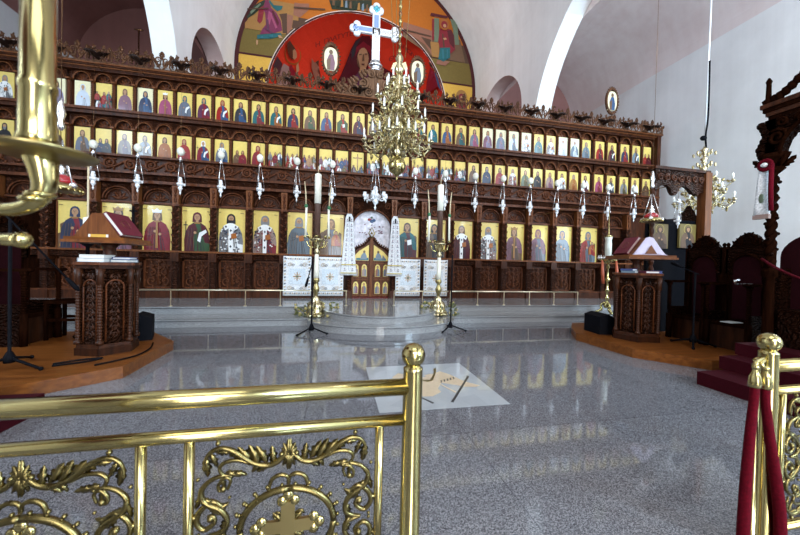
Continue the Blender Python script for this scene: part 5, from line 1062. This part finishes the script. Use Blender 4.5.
# ------------------------------------------------------------------ stalls, throne and shrine
def stall(loc, rz, label):
    t = thing('stall', label, 'chair', loc, rz, 'carved high-backed stalls')
    W = .60
    mb = MB(); mb.box(-W/2, W/2, -.22, .25, .40, .46, 'black_wood'); mb.box(-W/2+.02, W/2-.02, -.18, .22, 0, .40, 'dark_wood'); part('seat', mb, t, True)
    mb = MB(); mb.box(-W/2, W/2, .22, .26, .1, 1.72, 'black_wood'); part('back_panel', mb, t, True)
    mb = MB(); mb.prism([(-.20, .5), (.20, .5), (.20, 1.42)]+arc(0, 1.42, .20, .20, 0, PI, 14)+[(-.20, 1.42)], .19, .23, 'velvet'); part('velvet_back', mb, t, True)
    mb = MB(); mb.prism([(-W/2, 1.75), (-W/2, 1.3), (-.21, 1.3)]+arc(0, 1.42, .21, .21, PI, 0, 14)+[(.21, 1.3), (W/2, 1.3), (W/2, 1.75)], .17, .23, 'black_carved'); mb.tube([(x, .16, z) for x, z in arc(0, 1.42, .22, .22, PI, 0, 14)], .02, 6, 'black_wood'); part('arched_frame', mb, t, True)
    mb = MB(); up_ = [(-W/2, 1.73), (-.24, 1.80), (-.17, 1.90), (-.12, 1.97), (0, 2.03), (.12, 1.97), (.17, 1.90), (.24, 1.80), (W/2, 1.73)]
    holes = None; mb.prism(up_, .19, .25, 'black_carved')
    for s in (-1, 1):
        mb.tube(spiral(s*.13, 1.86, .07, PI/2, 1.4*s, .17, 14), .018, 6, 'black_wood')
        for k in range(4): leafp(mb, s*(.03+.055*k), .2, 1.97-.045*k, PI/2-s*.5, .07, .05, 'black_wood', .03)
    part('crest', mb, t, True)
    for s in (-1, 1):
        mb = MB(); mb.box(s*W/2-.03, s*W/2+.03, .17, .27, 0, 1.78, 'black_wood'); mb.lathe([(.03, 1.78), (.02, 1.80), (.035, 1.83), (.01, 1.87)], 'black_wood', (s*W/2, .22, 0), 8); part('side_post', mb, t, True)
        mb = MB(); mb.box(s*W/2-.05, s*W/2+.05, -.30, .22, 1.10, 1.14, 'black_wood'); mb.ball((s*W/2, -.30, 1.12), .06, 'black_wood', 8, 5, (.8, 1, .5)); part('armrest', mb, t, True)
        mb = MB(); mb.lathe([(.045, 0), (.045, .48)]+twist_beads(.028, .48, 1.02, .036, 1.3)+[(.04, 1.04), (.05, 1.10)], 'vine' if 0 else 'black_wood', (s*W/2, -.24, 0), 8); part('twisted_post', mb, t, True)
        mb = MB(); mb.box(s*W/2-.015, s*W/2+.015, -.22, .22, 0, .62, 'black_carved'); part('side_panel', mb, t, True)
    return t
stall((6.86, 4.90, .15), -PI/2, 'dark carved stall with velvet back right of the lectern, under the shrine post')
stall((6.86, 4.24, .15), -PI/2, 'dark carved stall with velvet back between the other right stall and the throne')
stall((-4.66, 6.0, .15), PI/2, 'dark carved stall at the left below the brass candle')
# papers and a lamp clip on the stall arms
mb = MB(); mb.box(-.12, .12, -.09, .09, 0, .012, 'paper'); o = single('papers', mb, 'white papers on the seat of the stall beside the throne', 'paper', (6.74, 4.24, .612), local=True)
mb = MB(); mb.box(-.10, .10, -.02, .02, 0, .012, 'silver'); mb.tube([(-.1, 0, 0), (-.12, 0, .05), (-.06, 0, .07)], .02, 6, 'silver'); single('reading_lamp', mb, 'small silver clip lamp on the armrest of the stall beside the throne', 'lamp', (6.60, 4.0, 1.29), rz=-.6, local=True)
# icon shrine
sx0, sx1, sy = 6.55, 7.92, 5.55
t = thing('icon_shrine', 'carved wooden icon shrine with a scalloped valance and brown posts behind the stalls', 'shrine', (7.25, sy, .15))
for x, m in ((sx0, 'silver'), (sx1, 'tan_wood')):
    mb = MB()
    if m == 'silver': mb.lathe([(.07, .15), (.06, .3)]+twist_beads(.035, .3, 3.2, .16, 1.4)+[(.06, 3.3)], 'wood', (x, sy, 0), 8)
    else: mb.box(x-.085, x+.085, sy-.085, sy+.085, .15, 3.62, 'tan_wood')
    part('post', mb, t)
mb = MB(); n = 24; zt = 3.62; low = []
for i in range(n+1):
    u = i/n; low.append((sx0+(sx1-.09-sx0)*u, 3.12+.17*abs(sin(u*PI*2.5))-.10*(u > .84)-.06*(.3 < u < .5)))
mb.prism([(sx0, zt), (sx1-.09, zt)]+low[::-1], sy-.04, sy+.04, 'carved'); mb.box(sx0-.05, sx1+.05, sy-.08, sy+.08, 3.60, 3.66, 'wood')
for i in range(7): mb.tube(spiral(sx0+.12+.18*i, 3.44, .08, i, 1.5, sy-.05, 12), .016, 5, 'vine')
part('valance', mb, t)
mb = MB(); mb.box(sx0, sx1, sy+.1, sy+.16, .15, 2.58, 'black'); pts = [(sx0, 2.58), (sx0+.1, 2.76), (sx0+.25, 2.66), (sx0+.5, 2.59), (sx0+.8, 2.62), (sx0+1.0, 2.78), (sx0+1.12, 2.92), (sx0+1.25, 2.80), (sx1, 2.58)]; mb.prism(pts, sy+.1, sy+.16, 'black_carved'); part('back_panel', mb, t)
for i, (x, z, d, c1) in enumerate(((6.80, 1.95, 'small gold icon of a dark saint in the shrine, behind the lilac cloth', 'brown'), (7.55, 1.98, 'small gold icon of a dark saint in the shrine, above the first stall', 'black'))):
    single('shrine_icon', icon(.44, .52, 'saint', c1, 'umber', 'brown', 'goldbrown', 300+i), d, 'icon', (x, sy+.06, z), 'icons in the shrine', local=True)
# bishop's throne
t = thing('throne', 'carved dark bishop throne with canopy on twisted posts at the right edge above red steps', 'throne', (6.4, 2.6, .5))
for x in (5.86, 7.1):
    for y in (3.28, 1.9):
        mb = MB(); mb.lathe([(.09, 0), (.09, .06), (.06, .1), (.05, .9), (.08, .95), (.08, 1.02), (.05, 1.06)], 'black_wood', (x, y, .5), 12)
        tw = MB(); n = 60
        for j in range(2): tw.tube([(x+.028*cos(i*.55+PI*j), y+.028*sin(i*.55+PI*j), 1.56+1.3*i/n) for i in range(n+1)], .036, 8, 'black_wood')
        mb.merge(tw); mb.lathe([(.06, 2.84), (.12, 2.9), (.07, 2.94), (.14, 3.04), (.16, 3.1)], 'black_wood', (x, y, 0), 10)
        for k in range(6): mb.merge((lambda q: (leafp(q, .08, 0, 2.92, PI/2-.7, .18, .1, 'black_wood'), q)[1])(MB()), lambda p, a=k*PI/3, x=x, y=y: (x+p[0]*cos(a)-p[1]*sin(a), y+p[0]*sin(a)+p[1]*cos(a), p[2]))
        for i in range(18): a = i*1.9; mb.ball((x+.058*cos(a), y+.058*sin(a), 1.6+i*.07), .026, 'black_carved', 6, 4)
        part('twisted_post', mb, t)
arch_ = [(1.78, 3.57), (1.78, 3.05), (2.0, 3.05)]+[(2.6+.56*cos(a), 3.08+.46*sin(a)) for a in [PI-PI*k/18 for k in range(19)]]+[(3.17, 3.05), (3.34, 3.05), (3.34, 3.57)]
for x in (5.84, 7.12):
    a_ = MB(); a_.prism(arch_, -.06, .06, 'black_carved')
    for k in range(8): a_.tube(spiral(1.9+.18*k, 3.49, .06, k, 1.5, -.08, 12), .018, 5, 'black_wood')
    for y0 in (1.95, 3.2): a_.tube(spiral(y0, 3.3, .11, 1, 1.6, -.08, 14), .024, 6, 'black_wood'); 
    a_.tube([(2.6+.58*cos(a), -.07, 3.08+.48*sin(a)) for a in [PI*k/20 for k in range(21)]], .025, 6, 'black_wood')
    mb = MB(); mb.merge(a_, lambda p: (x+p[1], p[0], p[2]), True); part('canopy_arch', mb, t)
for y in (1.84, 3.28):
    mb = MB(); mb.prism([(5.78, 3.57), (5.78, 3.05), (5.98, 3.05), (6.15, 3.4), (6.45, 3.5), (6.75, 3.4), (6.95, 3.05), (7.15, 3.05), (7.15, 3.57)], y-.05, y+.05, 'black_carved')
    for k in range(6): mb.tube(spiral(5.9+.22*k, 3.48, .07, k, 1.5, y+(.07 if y > 2.6 else -.07), 12), .018, 5, 'black_wood')
    part('canopy_side', mb, t)
for y, sgn in ((3.47, 1),):
    mb = MB()
    for zz in range(9): mb.ball((5.80+.012*(zz % 2), 3.36+.03*sin(zz*.9), 3.08+.055*zz), .055, 'black_carved', 8, 5)
    part('corner_carving', mb, t)
mb = MB()
for k, (e, z) in enumerate(((0, 3.57), (.02, 3.625), (.04, 3.68), (.06, 3.735))): mb.box(5.80-e, 7.18+e, 1.78-e, 3.32+e, z, z+.057, 'wood' if k % 2 else 'black_wood')
part('canopy_cornice', mb, t)
mb = MB(); mb.lathe([(.70, 3.79), (.64, 3.97), (.52, 4.27), (.38, 4.62), (.28, 4.77), (.32, 4.85), (.12, 4.97), (.05, 5.27)], 'black_carved', (6.48, 2.56, 0), 24)
part('canopy_roof', mb, t)
for x in (5.79, 7.22):
    for y in (3.32, 1.78): mb = MB(); mb.lathe([(.05, 3.79), (.065, 3.84), (.03, 3.87), (.026, 4.07), (.035, 4.10), (.01, 4.15)], 'black_wood', (x, y, 0), 8); part('finial', mb, t)
mb = MB()
for k in range(12): u = k/11; mb.ball((5.79+.05*u, 3.26-.6*u, 3.84+.72*u**1.5), .05, 'black_wood', 6, 4, (1, 1, 1.3))
part('canopy_crest', mb, t)
mb = MB(); a_ = MB(); a_.prism([(2.45, .9), (3.42, .9), (3.42, 1.72)]+arc(2.935, 1.72, .485, .34, 0, PI, 16)+[(2.45, 1.72)], -.05, .05, 'velvet'); mb.merge(a_, lambda p: (6.25+p[1], p[0]-.06, p[2]), True); part('velvet_back', mb, t)
mb = MB(); mb.box(5.9, 6.9, 2.0, 3.2, .5, 1.0, 'black_carved'); mb.box(6.3, 6.36, 2.35, 3.40, .5, 1.72, 'black_wood'); part('seat', mb, t)
mb = MB(); mb.box(6.0, 7.0, 3.24, 3.34, .5, 1.55, 'black_carved'); part('side_screen', mb, t)
tw_ = thing('ceremonial_towel', 'white towel with red rosette and red ribbon tied to the throne post', 'towel', (5.74, 3.27, 2.2))
def py(u): return (5.70-.03, 3.36+u)
mb = MB(); hw0, hw1 = .06, .125
grid_cloth('cloth', [[(5.72-.02*u, 3.305+u*(hw1+(hw0-hw1)*j/8)*.62, 2.27+(2.93-2.27)*j/8) for u in (-1, -.5, 0, .5, 1)] for j in range(9)], 'linen', tw_)
mb = MB(); mb.box(5.695, 5.74, 3.22, 3.39, 2.22, 2.28, 'p_blush'); part('hem', mb, tw_)
mb = MB(); mb.ball((5.70, 3.305, 2.5), .03, 'p_sage', 8, 5, (.2, 1, 2.2)); part('embroidery', mb, tw_)
mb = MB(); mb.tube([(5.70, 3.21, 2.95), (5.69, 3.205, 2.6), (5.70, 3.20, 2.32)], .026, 8, 'velvet_rope'); part('red_ribbon', mb, tw_)
mb = MB()
for k in range(14): a = 2*PI*k/14; mb.ball((5.68, 3.265+.06*cos(a), 2.94+.06*sin(a)), .03, 'velvet_rope', 6, 4, (.6, 1, 1))
mb.ball((5.66, 3.265, 2.94), .038, 'linen', 10, 6, (.6, 1, .8)); part('rosette', mb, tw_)
mb = MB(); mb.tube([(5.70, 3.28-1.36*k/16, 1.68-.32*sin(PI*k/16)**.9) for k in range(17)], .017, 8, 'dark_rope'); single('velvet_rope', mb, 'dark red velvet rope sagging across the front of the throne', 'rope', (5.7, 3.28, 1.68))
# carpeted steps
t = thing('carpeted_steps', 'dark red carpeted steps leading up to the throne at the right', 'steps', (6.6, 2.2, 0), group='dark red carpeted steps')
mb = MB(); mb.box(4.72, 8.6, 2.0, 3.32, 0, .17, 'carpet'); part('lower_step', mb, t)
mb = MB(); mb.box(5.18, 8.6, 2.0, 3.38, .17, .34, 'carpet'); part('middle_step', mb, t)
mb = MB(); mb.box(5.52, 8.6, 2.0, 3.42, .34, .5, 'carpet'); part('upper_step', mb, t)
t = thing('carpeted_steps', 'dark red carpeted step at the left in front of the wooden platform', 'steps', (-4.5, 2.8, 0), group='dark red carpeted steps')
mb = MB(); mb.box(-7.5, -2.70, 2.1, 3.70, 0, .17, 'carpet'); part('lower_step', mb, t)
mb = MB(); mb.box(-7.5, -3.12, 2.1, 3.70, .17, .34, 'carpet'); part('upper_step', mb, t)
# ------------------------------------------------------------------ eagle slab in the floor
t = thing('floor_slab', 'white marble floor slab inlaid with a tan two-headed eagle and dark staffs', 'floor slab', (1.19, 3.86, 0))
mb = MB(); mb.slab([(.48, 3.15), (1.91, 3.14), (1.90, 4.57), (.48, 4.56)], 0.0005, .003, 'marble'); part('marble', mb, t)
EAGLE = [('tan', [(0.989, 4.03), (1.156, 4.038), (1.359, 4.145), (1.389, 3.942), (1.36, 3.823), (1.261, 3.665), (1.268, 3.558), (1.128, 3.454), (1.028, 3.464), (0.976, 3.5), (0.925, 3.714)]),
 ('tan', [(1.218, 4.13), (1.369, 4.178), (1.483, 4.252), (1.568, 4.133), (1.625, 3.989), (1.673, 3.839), (1.817, 3.684), (1.741, 3.646), (1.602, 3.672), (1.535, 3.733), (1.458, 3.773), (1.365, 3.837)]),
 ('tan', [(1.15, 4.13), (1.0, 4.178), (.89, 4.252), (.80, 4.133), (.745, 3.989), (.70, 3.839), (.56, 3.684), (.63, 3.646), (.77, 3.672), (.84, 3.733), (.91, 3.773), (1.0, 3.837)]),
 ('tan', [(1.33, 3.768), (1.351, 3.78), (1.446, 3.537), (1.424, 3.509)]), ('tan', [(1.0, 3.768), (.98, 3.78), (.92, 3.537), (.945, 3.509)]),
 ('dark', [(1.285, 3.285), (1.305, 3.262), (1.80, 3.98), (1.788, 4.01)]), ('dark', [(1.801, 4.049), (1.81, 3.997), (1.781, 3.958), (1.77, 4.002)]), ('dark', [(0.975, 3.453), (0.993, 3.458), (1.092, 3.29), (1.072, 3.268)]),
 ('dull', [(1.207, 3.967), (1.248, 3.946), (1.342, 4.112), (1.397, 4.246), (1.419, 4.355), (1.469, 4.387), (1.451, 4.294), (1.369, 4.109), (1.277, 3.926), (1.207, 3.89)]),
 ('dull', [(1.207, 3.967), (1.19, 3.946), (1.12, 4.02), (1.10, 4.246), (1.07, 4.33), (1.03, 4.35), (1.05, 4.27), (1.07, 4.06), (1.15, 3.926), (1.207, 3.89)])]
EAGLE += [('dark', [(1.379+.05*i, 3.912+.022*i), (1.395+.05*i, 3.916+.022*i), (1.376+.05*i, 3.844+.022*i), (1.362+.05*i, 3.846+.022*i)]) for i in range(5)]
mb = MB()
for i, (c, q) in enumerate(EAGLE): mb.slab(q, .003, .0035+.0003*i, 'brass_dull' if c == 'dull' else 'p_'+c)
part('eagle_inlay', mb, t)
# ------------------------------------------------------------------ brass barrier close to the viewer
NK = .914
def near(p): return (p[0]*NK, p[1]*NK, 1.5+(p[2]-1.5)*NK)
FZ = -.141
def nb(src): m = MB(); m.merge(src, near); return m
TR = {'stem': [(-0.004, 0.37), (0.016, 0.372), (0.045, 0.344), (0.086, 0.331), (0.137, 0.345), (0.179, 0.374), (0.215, 0.402), (0.258, 0.418), (0.296, 0.409), (0.319, 0.376), (0.322, 0.334)],
 's2': [(0.148, 0.344), (0.195, 0.363), (0.243, 0.361), (0.267, 0.339), (0.255, 0.311), (0.228, 0.305), (0.191, 0.314)],
 'c1': [(0.25, 0.309), (0.299, 0.292), (0.331, 0.256), (0.328, 0.217), (0.301, 0.192), (0.263, 0.169), (0.237, 0.128), (0.240, 0.095), (0.268, 0.075), (0.304, 0.067)],
 'c2': [(0.235, 0.25), (0.225, 0.284), (0.244, 0.298), (0.269, 0.273), (0.267, 0.246), (0.246, 0.248)],
 'c3': [(0.247, 0.171), (0.29, 0.205), (0.337, 0.171), (0.347, 0.125), (0.32, 0.095), (0.283, 0.117), (0.286, 0.144), (0.308, 0.147)],
 'tops': [(0.002, 0.245), (0.006, 0.276), (0.036, 0.285), (0.066, 0.269), (0.077, 0.235), (0.073, 0.214)]}
LEAF = [(.06, .336, 1.45, .10, .05), (.085, .345, 1.0, .11, .055), (.117, .341, 1.1, .12, .06), (.15, .36, .85, .10, .05), (.189, .375, .6, .09, .05), (.23, .40, .1, .07, .04), (.086, .331, -.5, .06, .04), (.12, .338, -.9, .05, .035), (.244, .32, -2.8, .08, .045), (.215, .315, -2.9, .07, .04),
 (.318, .385, -1.7, .10, .05), (.30, .40, -2., .08, .04), (.33, .24, -1.2, .08, .04), (.325, .22, -2.6, .07, .04), (.24, .13, -1.4, .08, .05), (.235, .10, -1., .07, .04), (.30, .185, -2.4, .07, .045), (.27, .17, 2.6, .06, .04), (.335, .17, -.9, .06, .04), (.26, .30, -1.9, .06, .035)]
def ornament(xc, zc=.385, Y=1.4):
    """quarter of the cast panel, mirrored to both sides and below"""
    q = MB()
    for k, r in (('stem', [.007, .012, .011, .012, .009, .006]), ('s2', [.008, .009, .007, .004]), ('c1', [.008, .011, .013, .012, .010, .008]), ('c2', [.006, .008, .005]), ('c3', [.007, .012, .011, .009, .006]), ('tops', [.006, .009, .009, .006])):
        q.tube([(p[0], 0, p[2]-.067) for p in spl([(a, 0, b) for a, b in TR[k]], 5)], r, 7, 'brass_cast')
    for x, z, a, L, W_ in LEAF: leafp(q, x, 0, z-.067, a, L*.78, W_*.8, 'brass_cast', .008)
    for x, z, r in ((.297, .137, .015), (.252, .252, .013), (.274, .44, .011), (.363, .148, .009), (.34, .075, .008), (.345, .30, .008), (.228, .215, .007), (.225, .30, .007)): q.ball((x, 0, z-.067), r, 'brass_cast', 8, 5)
    for k in range(13):
        a = PI/2*k/12; q.ball((.188*cos(a), 0, .158*sin(a)), .0135, 'brass_cast', 6, 4)
        if k % 2: q.ball((.207*cos(a), 0, .176*sin(a)), .009, 'brass_cast', 6, 4); 
        if 2 < k < 11 and k % 2: q.ball((.218*cos(a), 0, .186*sin(a)), .010, 'brass_cast', 6, 4)
    q.tube([(.188*cos(PI/2*k/12), 0, .158*sin(PI/2*k/12)) for k in range(13)], .0145, 8, 'brass_cast')
    for k in range(3): leafp(q, 0.004, 0, .372-.067, PI/2-.4*k, .066-.014*k, .028, 'brass_cast', .012); leafp(q, 0.004, 0, .37-.067, -PI/2+.4*k, .066-.014*k, .028, 'brass_cast', .012)
    q.ball((.03, 0, .372-.067), .012, 'brass_cast', 6, 4)
    m = MB()
    for sx in (1, -1):
        for sz in (1, -1): m.merge(q, lambda p: (xc+sx*p[0], Y+p[1], zc+sz*p[2]), sx*sz < 0)
    cr = MB()
    cr.box(-.028, .028, -.009, .009, -.125, .105, 'brass_dull'); cr.box(-.105, .105, -.0075, .0075, -.026, .026, 'brass_dull')
    for x, z, dx, dz in ((0, .105, 0, 1), (.105, 0, 1, 0), (-.105, 0, -1, 0), (0, -.125, 0, -1)):
        for a, b in ((dx, dz), (dz, dx), (-dz, -dx)): cr.ball((x+a*.024, 0, z+b*.024), .023, 'brass', 12, 8, (1, .5, 1))
    for sx in (1, -1):
        for sz in (1, -1): cr.tube(spiral(sx*.045, sz*.045, .02, 0, 1.3, 0, 10), .005, 5, 'brass_cast'); leafp(cr, sx*.02, 0, sz*.02, math.atan2(sz, sx), .06, .03, 'brass_cast', .008)
    c = MB(); c.merge(cr, lambda p: (xc+p[0], Y+p[1], zc+p[2]))
    return m, c
def barrier(xp, posts, xa, xb, panels, bars, label):
    t = thing('brass_barrier', label, 'barrier', (xp*NK, 1.4*NK, 0), group='brass barriers with cast panels')
    for x in posts:
        mb = MB(); mb.lathe([(.060, FZ), (.062, FZ+.02), (.046, FZ+.03), (.0435, 1.02), (.0435, 1.03), (.034, 1.036), (.032, 1.044)], 'brass', (x, 1.4, 0), 28); p_ = part('post', nb(mb), t)
        mb = MB(); mb.ball((x, 1.4, 1.087), .054, 'brass', 24, 16); put('ball_finial', nb(mb).mesh('ball_finial', wloc(t)), p_)
    mb = MB(); mb.tube([(xa, 1.4, .945), (xb, 1.4, .945)], .0365, 24, 'brass'); part('top_rail', nb(mb), t)
    mb = MB(); mb.tube([(xa, 1.4, .797), (xb, 1.4, .797)], .025, 20, 'brass'); part('second_rail', nb(mb), t)
    mb = MB(); mb.tube([(xa, 1.4, -.03), (xb, 1.4, -.03)], .025, 16, 'brass'); part('bottom_rail', nb(mb), t)
    for x in bars: mb = MB(); mb.tube([(x, 1.4, -.03), (x, 1.4, .79)], .019, 14, 'brass' if x != .2148 else 'bronze_bar' if 0 else 'brass'); part('upright_bar', nb(mb), t)
    for x in panels:
        m, c = ornament(x); p_ = part('cast_panel', nb(m), t); put('cast_cross', nb(c).mesh('cast_cross', wloc(t)), p_)
        for s in (-1, 1):
            for z in (.466, .24): pin = MB(); pin.tube([(x+s*.35, 1.4, z), (x+s*.38, 1.4, z)], .005, 5, 'brass'); pin.ball((x+s*.356, 1.4, z), .009, 'brass', 6, 4); put('pin', nb(pin).mesh('pin', wloc(t)), p_)
            pin = MB(); pin.tube([(x+s*.274, 1.4, .75), (x+s*.274, 1.4, .79)], .006, 5, 'brass'); put('pin', nb(pin).mesh('pin', wloc(t)), p_)
    return t
barrier(.362, [.362, -1.9], -1.9, .362, [-.166, -1.09], [.2148, -.5436, -.7117, -1.47], 'polished brass barrier with cast cross panels at the lower left, ending in a ball-topped post')
barrier(2.52, [2.52, 4.2], 2.52, 4.2, [3.03], [2.64, 3.42], 'polished brass barrier at the right edge, its ball-topped post hung with red ropes')
mb = MB(); mb.lathe([(.05, FZ), (.05, FZ+.015), (.018, FZ+.02), (.018, .955), (.024, .96), (.012, .975), (.02, .99), (.006, 1.005)], 'brass', (2.405, 1.385, 0), 14)
o = single('rope_pole', nb(mb), 'slender brass pole beside the right barrier post', 'pole', near((2.405, 1.385, FZ)))
for k, (pts, lab) in enumerate((([(2.30, .88), (2.298, .80), (2.28, .62), (2.262, .34), (2.255, .05), (2.26, -.10)], 'dark red velvet rope hanging left of the slender brass pole'), ([(2.37, .87), (2.375, .78), (2.41, .60), (2.47, .354), (2.52, .1), (2.53, -.10)], 'dark red velvet rope hanging in front of the right barrier post'))):
    yy = 1.33 if k == 0 else 1.325
    t = thing('velvet_rope', lab, 'rope', near((pts[0][0], yy, FZ)), group='velvet ropes on the right barrier')
    mb = MB(); mb.tube(spl([(x, yy, z) for x, z in pts], 6), [.020, .021, .024, .028, .028], 12, 'velvet_rope'); part('rope', nb(mb), t)
    x, z = pts[0]; mb = MB(); mb.lathe([(.027, -.02), (.029, .0), (.025, .04), (.016, .06), (.011, .075), (.011, .09)], 'brass', (x, yy, z), 14)
    mb.tube(spl([(x, yy, z+.085), (x+(.02 if k == 0 else -.02), yy+.01, z+.115), (2.405, yy+.03, z+.13), (2.405, 1.385, z+.115)], 5), .010, 7, 'brass'); mb.ball((x, yy, z+.09), .017, 'brass', 8, 5); part('brass_end', nb(mb), t)
# ------------------------------------------------------------------ standing candelabrum at the far left, close to the viewer
t = thing('candelabrum', 'thick brass candelabrum arm with drip pan close up at the left edge', 'candelabrum', (-.92, .76, 0))
mb = MB(); mb.lathe([(.023, 1.688), (.026, 1.696), (.024, 1.704), (.0225, 1.778), (.0245, 1.782), (.0245, 1.79), (.0225, 1.795), (.0215, 2.10)], 'brass', (-.500, .667, 0), 32); part('candle_tube', mb, t)
mb = MB(); mb.lathe([(.022, 1.664), (.055, 1.668), (.072, 1.673), (.073, 1.677), (.069, 1.679), (.04, 1.677), (.023, 1.69)], 'brass_dull', (-.494, .667, 0), 40); part('drip_pan', mb, t)
mb = MB(); mb.tube(spl([(-.496, .667, 1.672), (-.490, .666, 1.645), (-.490, .667, 1.615), (-.508, .670, 1.588), (-.540, .675, 1.577), (-.575, .682, 1.582), (-.64, .70, 1.62), (-.72, .715, 1.66), (-.82, .74, 1.62), (-.92, .76, 1.58)], 7), [.024, .019, .015, .012, .011, .011, .013, .015, .016], 14, 'brass')
for z, r in ((1.600, .021), (1.608, .021)): mb.ball((-.496-(1.608-z), .668, z-.005), r, 'brass', 12, 8, (1, 1, .35))
part('arm', mb, t)
mb = MB(); mb.tube(spl([(-.66, .70, 1.60), (-.62, .69, 1.55), (-.57, .68, 1.527), (-.53, .672, 1.525)], 6), [.012, .012, .010, .012], 10, 'brass'); mb.ball((-.525, .672, 1.525), .014, 'brass', 10, 6); part('scroll', mb, t)
mb = MB(); mb.lathe([(.17, 0), (.18, .03), (.06, .08), (.025, .14), (.025, 1.5), (.05, 1.56), (.05, 1.64), (.02, 1.7), (.03, 1.8), (.005, 1.86)], 'brass', (-.92, .76, 0), 20); part('stem', mb, t)
# thin rods rising behind the crest
for x, z1, lab in ((-6.1, 8.6, 'thin dark rod with a small crossbar rising behind the crest at the left'), (8.6, 8.0, 'thin dark rod rising behind the crest at the right arch')):
    mb = MB(); mb.tube([(x, 11.6, .34), (x, 11.6, z1)], .02, 6, 'bronze'); mb.tube([(x-.12, 11.6, z1), (x+.12, 11.6, z1)], .025, 6, 'bronze'); single('standard_rod', mb, lab, 'rod', (x, 11.6, .34), 'thin rods behind the crest')
